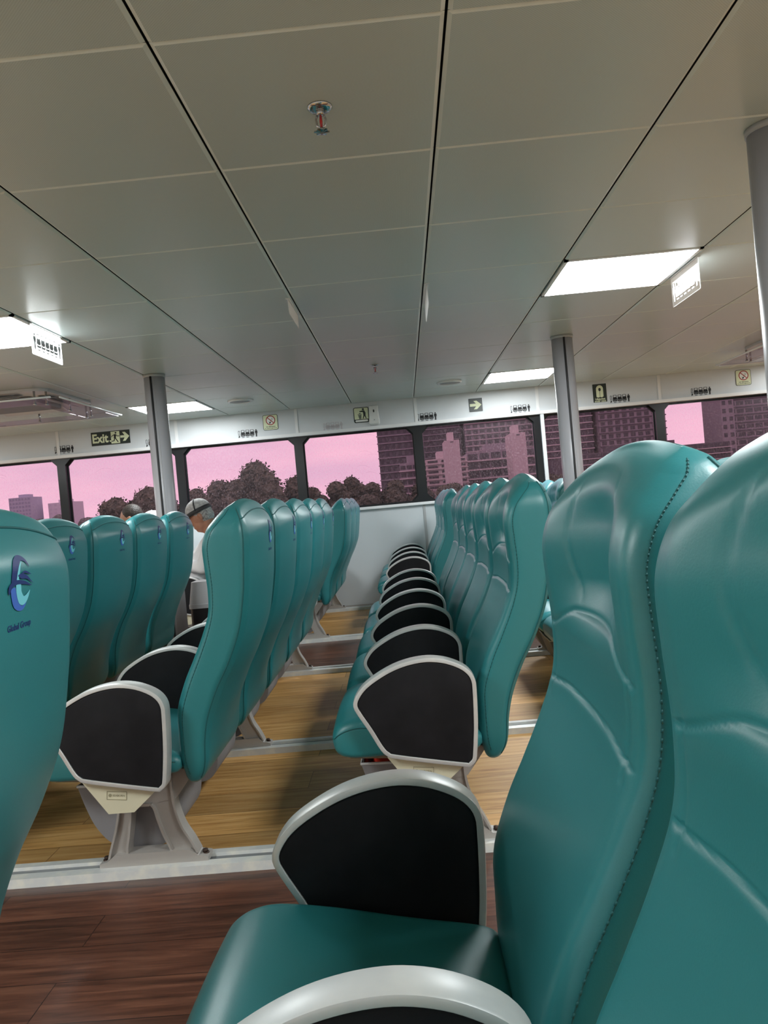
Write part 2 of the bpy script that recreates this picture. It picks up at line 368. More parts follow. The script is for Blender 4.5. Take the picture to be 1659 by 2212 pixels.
for n, (a, b) in enumerate(zip(MULL[:-1], MULL[1:])):
    root = struct(empty('window_%d' % (n+1), ((a+b)/2, YW+.03, 0)))
    hw = (b-a)/2; f = .044; c = .062
    x0, x1, z0, z1 = -hw, hw, ZW0-.006, ZW1+.004
    ix0, ix1, iz0, iz1 = x0+f, x1-f, z0+.010, z1-.012
    inner = [(ix0+c, iz0), (ix1-c, iz0), (ix1, iz0+c), (ix1, iz1-c), (ix1-c, iz1), (ix0+c, iz1), (ix0, iz1-c), (ix0, iz0+c)]
    outer = [(ix0+c, z0), (ix1-c, z0), (x1, iz0+c), (x1, iz1-c), (ix1-c, z1), (ix0+c, z1), (x0, iz1-c), (x0, iz0+c)]
    m = MB()
    for (ya, yb, iw) in ((0, .05, 0.), (.05, .075, .012)):
        inn = [(px*(1-iw/hw), pz + (iw if pz < 1.4 else -iw)) for px, pz in inner] if iw else inner
        k = m.add([(p[0], ya, p[1]) for p in outer] + [(p[0], ya, p[1]) for p in inn] + [(p[0], yb, p[1]) for p in outer] + [(p[0], yb, p[1]) for p in inn])
        for i in range(8):
            j = (i+1) % 8
            m.face([k+i, k+j, k+8+j, k+8+i]); m.face([k+16+i, k+16+j, k+24+j, k+24+i]); m.face([k+8+i, k+8+j, k+24+j, k+24+i]); m.face([k+i, k+j, k+16+j, k+16+i])
        for ci, pt in ((0, (x0, z0)), (1, (x1, z0)), (4, (x1, z1)), (5, (x0, z1))):       # square off the outer corners
            q = m.add([(pt[0], ya, pt[1]), (pt[0], yb, pt[1])])
            oth = {0: 7, 1: 2, 4: 3, 5: 6}[ci]
            m.face([k+ci, k+oth, q]); m.face([k+16+ci, k+16+oth, q+1])
    m.build('frame', BLACK, root)
    m = MB(); q = m.add([(x0+.02, .062, z0), (x1-.02, .062, z0), (x1-.02, .062, z1), (x0+.02, .062, z1)]); m.face([q, q+1, q+2, q+3])
    m.build('pane', GLASS, root)
    # curved dried-spray marks on the panes
    rs = random.Random(n*7+1); marks = {2: 2, 3: 3, 4: 9, 5: 7, 6: 6, 7: 5}.get(n, 2)
    m = MB()
    for q in range(marks):
        cx = rs.uniform(-.2, .35) if n != 4 else .05 + .02*q - .1*(q % 2)
        cz = (1.16 + .075*q) if n == 4 else rs.uniform(1.15, 1.65); R = rs.uniform(.07, .13); a0 = rs.uniform(.35, .6); a1 = a0 + rs.uniform(1.3, 2.0)
        pts = [(cx + R*cos(a0+(a1-a0)*t/12)*1.2, .058, cz + R*sin(a0+(a1-a0)*t/12)) for t in range(13)]
        wd = [.0006 + .0026*sin(pi*t/12) for t in range(13)]
        for t in range(12):
            k = m.add([(pts[t][0], .058, pts[t][2]-wd[t]), (pts[t+1][0], .058, pts[t+1][2]-wd[t+1]), (pts[t+1][0], .058, pts[t+1][2]+wd[t+1]), (pts[t][0], .058, pts[t][2]+wd[t])])
            m.face([k, k+1, k+2, k+3])
    m.build('spray_mark', SMEAR, root)

# ------------------------------------------------------------------ pillars
def pillar(x, y, label, seam):
    t = empty('pillar', (x, y, 0)); tag(t, label, 'pillar', 'cabin pillars', 'structure')
    r = .073; m = MB(); N = 40
    m.loft([[(r*cos(2*pi*k/N), r*sin(2*pi*k/N), z) for k in range(N)] for z in (0, CEIL-.004)])
    m.build('shaft', PILLAR, t)
    m = MB(); m.loft([[(q*cos(2*pi*k/N), q*sin(2*pi*k/N), z) for k in range(N)] for q, z in ((r+.004, CEIL-.02), (r+.005, CEIL-.001))]); m.build('collar', GREYSTRIP, t)
    m = MB(); pts = [((r+.001)*cos(seam), (r+.001)*sin(seam), z) for z in (.02, .6, 1.2, 1.7, CEIL-.02)]
    m.tube(pts, .008, n=6); m.build('cover_joint', DARKLINE, t)
    m = MB(); s2 = seam + .3; m.tube([((r+.0004)*cos(s2), (r+.0004)*sin(s2), z) for z in (.02, CEIL-.02)], .002, n=6); m.build('cover_joint', GREYSTRIP, t)
pillar(-1.70, 5.53, 'grey round pillar left of centre, in front of the pink windows', -1.62)
pillar(1.19, 5.53, 'grey round pillar right of centre, between two buildings seen outside', -1.58)
pillar(1.215, 2.44, 'thick grey round pillar closest to the camera at the right edge', -.9)

# ------------------------------------------------------------------ ceiling lights, sprinklers, vents
LBL = {(3, 3): 'large lit square ceiling light panel, the brightest and nearest in view', (3, 8): 'lit ceiling light panel beside the right-hand pillar, near the window wall',
       (-2, 3): 'lit ceiling light panel with a hanging sign, cut by the left edge', (-2, 8): 'lit ceiling light panel partly behind the left pillar'}
def ceiling_light(i, j):
    x0 = LX + i*PIT_X; y0 = ROW0 + j*PIT_Y
    t = empty('ceiling_light', (x0+PIT_X/2, y0+PIT_Y/2, CEIL))
    lab = LBL.get((i, j), 'lit square ceiling light panel outside the view')
    tag(t, lab, 'ceiling light', 'square ceiling lights')
    hx, hy = PIT_X/2-.004, PIT_Y/2-.004; m = MB()
    for (a, b, c, d) in ((-hx, hx, -hy, -hy+.018), (-hx, hx, hy-.018, hy), (-hx, -hx+.018, -hy, hy), (hx-.018, hx, -hy, hy)): m.box(a, b, c, d, -.004, .03)
    m.build('frame', WHITEG, t)
    m = MB(); k = m.add([(-hx+.018, -hy+.018, -.001), (hx-.018, -hy+.018, -.001), (hx-.018, hy-.018, -.001), (-hx+.018, hy-.018, -.001)]); m.face([k+3, k+2, k+1, k])
    m.build('diffuser', LIGHTM, t)
for i, j in lamps: ceiling_light(i, j)

def sprinkler(x, y, label):
    t = empty('sprinkler', (x, y, CEIL)); tag(t, label, 'sprinkler', 'ceiling sprinklers')
    m = MB(); m.loft([[(r*cos(2*pi*k/28), r*sin(2*pi*k/28), z) for k in range(28)] for r, z in ((.033, 0), (.033, -.003), (.026, -.009), (.013, -.011))]); m.build('escutcheon', CHROME, t)
    m = MB(); m.cyl((0, 0, -.008), (0, 0, -.022), .010, .009); 
    for s in (-1, 1): m.tube([(s*.008, 0, -.02), (s*.0125, 0, -.032), (s*.011, 0, -.048), (s*.003, 0, -.056)], .0028, n=8)
    m.cyl((0, 0, -.054), (0, 0, -.062), .005); m.build('sprinkler_body', CHROME, t)
    m = MB(); m.tube([(0, 0, -.022), (0, 0, -.038), (0, 0, -.054)], [.0032, .004, .003], n=10); m.build('glass_bulb', BULB, t)
    m = MB(); N = 36
    m.loft([[((.016 if (k//3) % 2 else .0205)*cos(2*pi*k/N)*q, (.016 if (k//3) % 2 else .0205)*sin(2*pi*k/N)*q, z) for k in range(N)] for q, z in ((.3, -.061), (1, -.063), (1, -.065), (.3, -.067))], smooth=False)
    m.build('deflector', CHROME, t)
sprinkler(-.13, 2.04, 'chrome ceiling sprinkler head near the top of the picture')
sprinkler(-.14, 5.96, 'small chrome ceiling sprinkler head far back towards the windows')

def vent(x, y, label):
    t = empty('ceiling_speaker', (x, y, CEIL)); tag(t, label, 'ceiling speaker', 'round ceiling speakers')
    m = MB(); N = 36
    m.loft([[(r*cos(2*pi*k/N), r*sin(2*pi*k/N), z) for k in range(N)] for r, z in ((.118, 0), (.118, -.006), (.108, -.016), (.096, -.016), (.094, -.008))], cap=False); m.build('rim', WHITEG, t)
    m = MB(); m.loft([[(r*cos(2*pi*k/N), r*sin(2*pi*k/N), z) for k in range(N)] for r, z in ((.095, -.009), (.05, -.013), (.002, -.014))]); m.build('grille', GRILLE, t)
vent(-1.43, 7.18, 'round white ceiling speaker left of centre above the no-smoking sign')
vent(.50, 7.25, 'round white ceiling speaker above the arrow sign')

# icons: a row of seat symbols (window, chairs, standing figure); unit height 1
def icon_polys(nseat, both=False):
    P = []; x = 0
    def rr(a, b, c, d, r=.06): return [(a+r, c), (b-r, c), (b, c+r), (b, d-r), (b-r, d), (a+r, d), (a, d-r), (a, c+r)]
    def man(x):
        return [[(x+.17+.085*cos(k*pi/5), .9+.085*sin(k*pi/5)) for k in range(10)],
                [(x+.02, .80), (x+.32, .80), (x+.34, .45), (x+.28, .44), (x+.26, .66), (x+.25, 0), (x+.18, 0), (x+.17, .4), (x+.16, 0), (x+.09, 0), (x+.08, .66), (x+.06, .44), (x, .45)]]
    if both: P += man(x); x += .5
    else:
        a = rr(x, x+.22, .34, .95); b = rr(x+.04, x+.18, .38, .91)
        for i in range(8): j = (i+1) % 8; P.append([a[i], a[j], b[j], b[i]])
        P.append([(x+.02, -.02), (x+.2, .12), (x+.2, .30), (x+.02, .22)]); x += .36
    for s in range(nseat):
        a = rr(x+.02, x+.48, .42, 1.0); b = rr(x+.085, x+.415, .72, .95, .03)
        for i in range(8): j = (i+1) % 8; P.append([a[i], a[j], b[j], b[i]])
        P.append(rr(x-.02, x+.07, .2, .6, .03)); P.append(rr(x+.43, x+.52, .2, .6, .03)); P.append(rr(x+.0, x+.5, .17, .30, .03)); P.append([(x+.12, .34), (x+.38, .34), (x+.42, .46), (x+.08, .46)])
        P.append(rr(x+.08, x+.42, .0, .07, .02)); x += .60
    P += man(x+.02); x += .36
    return P, x

def wall_sticker(name, x, z, polys_by_mat, mats, label, cat, group=None, thick=.0012):
    """flat sign stuck on the fascia: polygons in (u, v) about its centre"""
    m = MB(); y0 = -.0009
    for mi, lay, poly in polys_by_mat:
        m.prism(poly, y0 - lay*thick - thick*.8, y0 - lay*thick, 'xz', mi)
    o = m.build(name, mats, None, (x, YW, z)); return tag(o, label, cat, group)
def text_on_wall(m, txt, size, u, v, d, mi, bold=0., sx=1.):
    vs, fs = text_polys(txt, size, 'CENTER', bold); k = m.add([(u + a*sx, -d, v + b) for a, b, c in vs])
    for f in fs: m.face([k+i for i in f], mi)

P3, w3 = icon_polys(3)
spots = [(-3.535, 1.930, 'below and left of the exit sign', 0), (-2.56, 1.915, 'half hidden by the left pillar', 0), (-1.58, 1.918, 'left of the no-smoking sign', 0),
         (-.683, 1.913, 'faded grey, left of the litter sign', 1), (.302, 1.920, 'right of the air freshener', 0), (1.272, 1.913, 'right of the arrow sign', 0),
         (2.303, 1.924, 'beside the life-jacket sign', 0), (3.135, 1.920, 'near the right end of the fascia', 0)]
for x, z, where, fad in spots:
    m = MB(); s = .079
    for p in P3: m.prism([((a-w3/2)*s*1.02, (b-.5)*s) for a, b in p], -.0022, -.0008, 'xz')
    o = m.build('seat_row_sticker', GHOST if fad else INK, None, (x, YW, z))
    tag(o, ('pale printed seat-row symbols on the white fascia, ' if fad else 'black printed seat-row symbols on the white fascia, ') + where, 'sign', 'seat row symbols on the fascia')

def rrect(w, h, r, n=5):
    out = []
    for cx, cz, a0 in ((w/2-r, h/2-r, 0), (-w/2+r, h/2-r, pi/2), (-w/2+r, -h/2+r, pi), (w/2-r, -h/2+r, 1.5*pi)):
        out += [(cx + r*cos(a0+pi/2*k/n), cz + r*sin(a0+pi/2*k/n)) for k in range(n+1)]
    return out
def plate(m, poly, d0, d1, mi): m.prism(poly, -d1, -d0, 'xz', mi)
def ringp(m, c, r0, r1, d0, d1, mi, n=28):
    for k in range(n):
        a, b = 2*pi*k/n, 2*pi*(k+1)/n
        plate(m, [(c[0]+r0*cos(a), c[1]+r0*sin(a)), (c[0]+r1*cos(a), c[1]+r1*sin(a)), (c[0]+r1*cos(b), c[1]+r1*sin(b)), (c[0]+r0*cos(b), c[1]+r0*sin(b))], d0, d1, mi)
def disc(c, r, n=14): return [(c[0]+r*cos(2*pi*k/n), c[1]+r*sin(2*pi*k/n)) for k in range(n)]
def bar(a, b, w):
    dx, dz = b[0]-a[0], b[1]-a[1]; l = math.hypot(dx, dz); nx, nz = -dz/l*w/2, dx/l*w/2
    return [(a[0]+nx, a[1]+nz), (a[0]-nx, a[1]-nz), (b[0]-nx, b[1]-nz), (b[0]+nx, b[1]+nz)]

# exit sign
t = empty('exit_sign', (-3.03, YW-.001, 2.006)); tag(t, 'dark exit sign with running figure and right arrow on the fascia', 'sign')
m = MB(); plate(m, rrect(.412, .142, .003), 0, .004, 0); m.build('backing', SIGNBK, t)
m = MB(); text_on_wall(m, 'Exit', .128, -.112, -.002, .0046, 0, .004, .86); m.build('lettering', GLOW, t)
m = MB(); plate(m, [(.005, .064), (.098, .064), (.098, -.062), (.005, -.062), (.005, -.045), (-.014, -.036), (-.012, -.026), (.005, -.026)], .004, .0048, 0); m.build('door_symbol', GLOW, t)
m = MB(); D0, D1 = .0048, .0056
plate(m, disc((.058, .048), .0095), D0, D1, 0)
for a, b, w in (((.050, .034), (.046, -.008), .022), ((.047, .028), (.020, .022), .007), ((.020, .022), (.012, .005), .007), ((.056, .030), (.075, .012), .007), ((.075, .012), (.096, .014), .007),
                ((.044, -.006), (.036, -.034), .010), ((.038, -.034), (.006, -.038), .008), ((.050, -.006), (.078, -.050), .010)): plate(m, bar(a, b, w), D0, D1, 0)
m.build('running_figure', INK, t)
m = MB(); plate(m, [(.104, .015), (.150, .015), (.128, .050), (.156, .050), (.200, .003), (.156, -.044), (.128, -.044), (.150, -.009), (.104, -.009)], .004, .0048, 0); m.build('arrow', GLOW, t)

# arrow sign
t = empty('arrow_sign', (.815, YW-.001, 1.994)); tag(t, 'dark square sign with a pale right-pointing arrow on the fascia', 'sign')
m = MB(); plate(m, rrect(.140, .138, .003), 0, .004, 0); m.build('backing', SIGNBK, t)
m = MB(); plate(m, [(-.060, .014), (.004, .014), (-.022, .044), (.012, .044), (.060, 0), (.012, -.044), (-.022, -.044), (.004, -.014), (-.060, -.014)], .004, .0048, 0); m.build('arrow', GLOW, t)

def no_smoking(x, z, label):
    t = empty('no_smoking_sign', (x, YW-.001, z)); tag(t, label, 'sign', 'no-smoking signs')
    m = MB(); plate(m, rrect(.158, .160, .018), 0, .003, 0); m.build('border', SIGNBK, t)
    m = MB(); plate(m, rrect(.149, .151, .014), .003, .0038, 0); m.build('backing', GLOW, t)
    m = MB(); plate(m, disc((.003, .021), .042, 24), .0038, .0042, 0); m.build('symbol_ground', LINEN, t)
    m = MB(); ringp(m, (.003, .021), .041, .050, .0038, .005, 0); plate(m, bar((-.030, .052), (.036, -.010), .008), .0046, .0052, 0); m.build('prohibition_ring', SIGNRED, t)
    m = MB(); plate(m, bar((.006, .002), (.030, .038), .003), .0042, .0046, 0); plate(m, bar((-.004, .008), (.022, .046), .003), .0042, .0046, 0)
    plate(m, bar((-.010, -.012), (.002, .004), .013), .0042, .0046, 0); plate(m, bar((-.020, .010), (-.008, .000), .003), .0042, .0046, 0); m.build('cigarette', INK, t)
    m = MB(); text_on_wall(m, 'NO SMOKING', .0155, 0, -.046, .0042, 0, .0004); text_on_wall(m, 'DI LARANG MEROKOK', .0125, 0, -.063, .0042, 0, .0003); m.build('lettering', SIGNBK, t)
no_smoking(-1.333, 2.012, 'pale square no-smoking sign left of centre on the fascia')
no_smoking(3.573, 2.020, 'pale square no-smoking sign at the right end of the fascia')

# litter sign
t = empty('litter_sign', (-.378, YW-.001, 2.001)); tag(t, 'pale square sign of a figure using a litter bin, beside the air freshener', 'sign')
m = MB(); plate(m, rrect(.160, .160, .018), 0, .003, 0); m.build('border', SIGNBK, t)
m = MB(); plate(m, [(p, q if q > -.044 else -.044) for p, q in rrect(.146, .146, .012)], .003, .0038, 0); m.build('backing', GLOW, t)
m = MB(); plate(m, disc((.022, .058), .011), .0038, .0046, 0)
plate(m, [(.014, .046), (.034, .046), (.046, .020), (.044, -.010), (.052, -.040), (.044, -.040), (.032, -.012), (.020, -.040), (.011, -.040), (.022, -.006), (.020, .024), (.010, .034), (-.018, .040), (-.018, .034), (.006, .028)], .0038, .0046, 0); m.build('figure', SIGNBK, t)
m = MB(); plate(m, [(-.036, .002), (.004, .004), (.006, .010), (-.040, .008)], .0038, .0044, 0); plate(m, [(-.033, .000), (.002, .001), (-.002, -.042), (-.024, -.042)], .0038, .0046, 0); plate(m, [(-.026, .020), (-.006, .024), (-.004, .014), (-.022, .012)], .0038, .0044, 0); m.build('bin_symbol', SIGNGREY, t)
m = MB(); plate(m, rrect(.132, .020, .009), .003, .0038, 0); 
o = m.build('caption_strip', LINEN, t); o.location.z = -.061
# life-jacket sign
t = empty('life_jacket_sign', (2.100, YW-.001, 1.998)); tag(t, 'dark green life-jacket sign on the fascia right of the pillar', 'sign')
m = MB(); plate(m, rrect(.140, .188, .003), 0, .003, 0); m.build('backing', SIGNBK, t)
m = MB()
arc = [(.036*cos(a), .042 + .038*sin(a)) for a in [pi*k/12 for k in range(13)]]
ina = [(.012*cos(a), .038 + .015*sin(a)) for a in [pi*k/12 for k in range(13)]]
plate(m, [(.0, .066)] + [(p, q) for p, q in arc if p < 0][::1] + [(-.036, -.036), (-.022, -.046), (-.002, -.042), (-.002, .02)] + [(p, q) for p, q in ina if p < -.002][::-1][:0], .003, .0038, 0)
plate(m, [(.0, .066), (.002, .02), (.002, -.042), (.022, -.046), (.036, -.036)] + [(p, q) for p, q in arc if p > 0], .003, .0038, 0)
plate(m, [(p, q) for p, q in arc] + [(-.03, .02), (.03, .02)], .003, .0036, 0); m.build('jacket_symbol', GLOW, t)
m = MB(); plate(m, [(.013*cos(2*pi*k/16), .036 + .017*sin(2*pi*k/16)) for k in range(16)], .0038, .0044, 0); plate(m, bar((0, .02), (0, -.04), .003), .0038, .0044, 0); m.build('jacket_opening', SIGNBK, t)
m = MB(); text_on_wall(m, 'Lifejacket', .027, 0, -.062, .0036, 0, .0008); text_on_wall(m, 'under seats', .025, 0, -.083, .0036, 0, .0008); m.build('lettering', GLOW, t)
# air freshener
t = empty('air_freshener', (-.245, YW, 1.985)); tag(t, 'white plastic air freshener dispenser on the fascia beside the litter sign', 'dispenser')
m = MB()
prof = [(-.101, .046, .02), (-.085, .056, .035), (-.05, .055, .045), (0, .050, .045), (.05, .047, .040), (.095, .047, .030), (.101, .046, .02)]
m.loft([[(w*a, -d*b, z) for a, b in ((-1, 0), (-1, .8), (-.8, 1), (.8, 1), (1, .8), (1, 0))] for z, w, d in prof], smooth=False); m.build('housing', DISPW, t)
m = MB(); m.ball((0, -.043, .042), .0075, .004, .016); m.build('nozzle_hole', BINBLACK, t)
m = MB(); m.box(-.006, .006, -.0472, -.044, -.056, -.044); m.build('button', GREYSTRIP, t)

# hanging seat-number signs (plane along the row direction)
def hanging_sign(x, y0, y1, side, label, h=.150):
    t = empty('hanging_seat_sign', (x, (y0+y1)/2, CEIL)); tag(t, label, 'sign', 'hanging seat-number signs')
    L = y1 - y0; m = MB(); m.box(-.012, .012, -L/2, L/2, -.004, 0); m.build('bracket', WHITEG, t)
    m = MB(); m.prism([(p*1, q - h/2 - .004) for p, q in rrect(L, h, .008)], -.0015, .0015, 'yz'); m.build('acrylic_plate', MILKY, t)
    if side:
        P, w = icon_polys(5, True); s = L/w*.9; m = MB(); d = .0018*side
        for p in P: m.prism([((a-w/2)*s*(-side), (b-.5)*min(s, .1)*1.05 - h/2 - .010) for a, b in p], d*.9, d*1.4, 'yz')
        m.build('seat_symbols', GHOST, t)
hanging_sign(1.50, 3.81, 4.19, -1, 'white hanging seat-number sign beside the nearest ceiling light on the right')
hanging_sign(-1.768, 3.83, 4.17, 1, 'white hanging seat-number sign at the left ceiling light')
hanging_sign(-.487, 3.85, 4.20, 0, 'clear hanging acrylic sign left of centre on the bare ceiling', .07)
hanging_sign(.197, 3.82, 4.21, 0, 'clear hanging acrylic sign seen edge-on beside the middle ceiling joint', .10)

# ceiling air-conditioning cassettes with acrylic deflectors
def cassette(x, y, mir, label):
    t = empty('air_conditioner', (x, y, CEIL)); t.scale = (mir, 1, 1); tag(t, label, 'air conditioner', 'ceiling air conditioners')
    m = MB(); m.prism(rrect(.95, .95, .11, 6), -.022, -.001, 'xy'); m.build('panel', ACW, t)
    m = MB(); m.prism(rrect(.56, .56, .03, 3), -.052, -.022, 'xy'); m.build('inlet_grille', ACG, t)
    for a in range(4):
        m = MB(); ca, sa = cos(a*pi/2), sin(a*pi/2)
        k = m.add([(ca*u - sa*v, sa*u + ca*v, z) for u, v, z in ((-.26, .33, -.024), (.26, .33, -.024), (.26, .42, -.050), (-.26, .42, -.050), (-.26, .335, -.028), (.26, .335, -.028), (.26, .425, -.054), (-.26, .425, -.054))])
        for q in ((0,1,2,3),(7,6,5,4),(0,4,5,1),(1,5,6,2),(2,6,7,3),(3,7,4,0)): m.face([k+i for i in q])
        m.build('louvre', ACG if a % 2 else ACW, t)
    # four acrylic sheets round the rim, each with a bright lower edge
    for a in range(4):
        ca, sa = cos(a*pi/2), sin(a*pi/2); R = lambda u, v: (ca*u - sa*v, sa*u + ca*v)
        m = MB(); q = [R(-.60, .36), R(.60, .36), R(.60, .64), R(-.60, .64)]; m.prism(q, -.108, -.103, 'xy'); sh = m.build('deflector_sheet', ACRYLIC, t)
        m = MB(); m.tube([(*R(-.60, .645), -.105), (*R(.60, .645), -.105)], .007, n=8); m.build('edge_rail', WHITEG, sh)
        for u in (-.40, .0, .40):
            m = MB(); m.cyl((*R(u, .46), -.02), (*R(u, .46), -.118), .008, n=10); m.cyl((*R(u, .46), -.112), (*R(u, .46), -.120), .013, n=12); m.build('standoff', CHROME, t)
cassette(-3.0, 6.05, 1, 'white ceiling air conditioner with clear deflector sheets at the left')
cassette(3.50, 6.45, -1, 'white ceiling air conditioner glimpsed behind the nearest pillar at right')

# ------------------------------------------------------------------ the ferry seat
FR = [(.200,.285),(.176,.300),(.163,.36),(.163,.45),(.168,.52),(.197,.60),(.230,.665),(.264,.735),(.289,.80),(.295,.87),(.291,.95),(.290,1.02),(.304,1.075),(.328,1.108),(.357,1.134),(.384,1.146)]
BK = [(.202,.285),(.226,.302),(.245,.345),(.253,.42),(.269,.49),(.303,.57),(.350,.655),(.390,.75),(.412,.855),(.420,.92),(.425,.98),(.428,1.03),(.427,1.078),(.421,1.110),(.408,1.136),(.386,1.146)]
HW = [.205,.228,.240,.244,.246,.247,.249,.251,.253,.254,.254,.253,.250,.240,.220,.180]
PER = 28
F_ = catmull(FR, PER); B_ = catmull(BK, PER); H_ = [h[0] for h in catmull([(h,) for h in HW], PER)]
NST = len(F_)
def rec_depth(z): return .046*sstep(.90, .97, z)*(1-sstep(1.04, 1.13, z)*.75) + .009*sstep(.36, .48, z)*(1-sstep(.90, .97, z))
def bulge(z): return .032*sstep(.33, .55, z)*(1-sstep(1.04, 1.135, z))
def zl1(y): return .930 - .026*sstep(.09, .23, abs(y))
def zl2(y): return .826 - .010*sstep(.1, .23, abs(y)) - .006*cos(min(abs(y)/.2, 1)*pi)*.5
def front_s(y, z, w):
    s = rec_depth(z)*(cos(pi/2*min(abs(y)/.195, 1))**1.3)
    g1 = (z - zl1(y))/.0030; g2 = (z - zl2(y))/.0030
    ed = 1 - sstep(.215, .24, abs(y))
    s += .0030*exp(-g1*g1)*ed + .0030*exp(-g2*g2)*ed
    d1 = z - zl1(y); d2 = z - zl2(y)
    if d1 < 0: s -= .0030*exp(d1/.026)*(1-exp(d1/.005))*ed if d2 > 0 else 0
    if d2 < 0: s -= .0040*exp(d2/.045)*(1-exp(d2/.005))*ed
    # curved seams either side of the headrest hollow
    ys = .075 + .05*sin(pi*min(max((z-.93)/.20, 0), 1))
    if z > .93: g = (abs(y) - ys)/.005; s += .0030*exp(-g*g)*sstep(.93, .96, z)*(1-sstep(1.08, 1.12, z))
    g = (abs(y) - .203)/.004; s += .0022*exp(-g*g)*sstep(.785, .80, z)*(1-sstep(.90, .93, z))
    return s
YF = [(-1 + 2*k/66) for k in range(67)]; YBK = [(-1 + 2*k/28) for k in range(29)]
def st(i):
    """one closed loop of the backrest; also the two back corners (for the piping)"""
    F = Vector((F_[i][0], 0, F_[i][1])); B = Vector((B_[i][0], 0, B_[i][1])); w = H_[i]; T = (B-F).length
    D = (B-F).normalized() if T > 1e-5 else Vector((1, 0, 0)); zm = (F.z+B.z)/2
    rf = min(.030, T*.45); rb = min(.024, T*.45); loop = []
    crown = lambda y: .036*sstep(.93, 1.14, zm)*(abs(y)/.25)**2.2
    def P(y, s):
        p = F + D*s; return (p.x, y, p.z - crown(y))
    k = sstep(0, .05, T)
    for u in YF:
        y = u*(w-rf); loop.append(P(y, min(k*front_s(y, zm, w), T*.8)))
    for a in range(1, 6): t = pi/2*a/6; loop.append(P(w - rf + rf*sin(t), rf - rf*cos(t)))
    for a in range(5): loop.append(P(w, lerp(rf, T-rb, a/4)))
    c1 = len(loop)
    for a in range(1, 6): t = pi/2*a/6; loop.append(P(w - rb + rb*cos(t), T - rb + rb*sin(t)))
    for u in YBK[::-1]:
        y = u*(w-rb); loop.append(P(y, T + bulge(zm)*(1-(y/w)**2)*k))
    for a in range(1, 6): t = pi/2*a/6; loop.append(P(-(w - rb + rb*sin(t)), T - rb + rb*cos(t)))
    c2 = len(loop)
    for a in range(5): loop.append(P(-w, lerp(T-rb, rf, a/4)))
    for a in range(1, 6): t = pi/2*a/6; loop.append(P(-(w - rf + rf*cos(t)), rf - rf*sin(t)))
    return loop, c1, c2
LOOPS = [st(i) for i in range(NST)]
m = MB(); m.loft([l for l, a, b in LOOPS]); ME_BACK = m.mesh('backrest', TEAL)
def back_x(y, z):
    """x of the back face at (y, z)"""
    best = None; prev = None
    for l, c1, c2 in LOOPS[NST//3:-6]:
        q = l[c1+5:c2-5][::-1]
        for a, b in zip(q[:-1], q[1:]):
            if a[1] <= y <= b[1]:
                t = (y-a[1])/((b[1]-a[1]) or 1); cur = (lerp(a[2], b[2], t), lerp(a[0], b[0], t)); break
        else: continue
        if prev and prev[0] <= z <= cur[0]: return lerp(prev[1], cur[1], (z-prev[0])/((cur[0]-prev[0]) or 1))
        prev = cur
    return prev[1]
m = MB()
for idx in (1, 2):
    m.tube([Vector(LOOPS[i][0][LOOPS[i][idx] + (2 if idx == 1 else -3)]) for i in range(30, NST-20, 6)], .0021, n=6)
i = NST - 57; l, c1, c2 = LOOPS[i]; m.tube([Vector(p) + Vector((.0003, 0, 0)) for p in l[c1+2:c2-2]], .0020, n=6)
ME_PIPE = m.mesh('piping', TEALD)
ME_STITCH = []     # stitched line behind each front edge: short dashes on a thin seam
for sgn in (71, -5):
    m = MB(); pts = [Vector(LOOPS[i][0][sgn]) for i in range(40, NST-20, 2)]
    m.tube(pts[::3], .0009, n=5)
    for k in range(0, len(pts)-2, 2): m.tube([pts[k], pts[k].lerp(pts[k+1], .9)], .0014, n=5)
    ME_STITCH.append(m.mesh('stitching', TEALD))

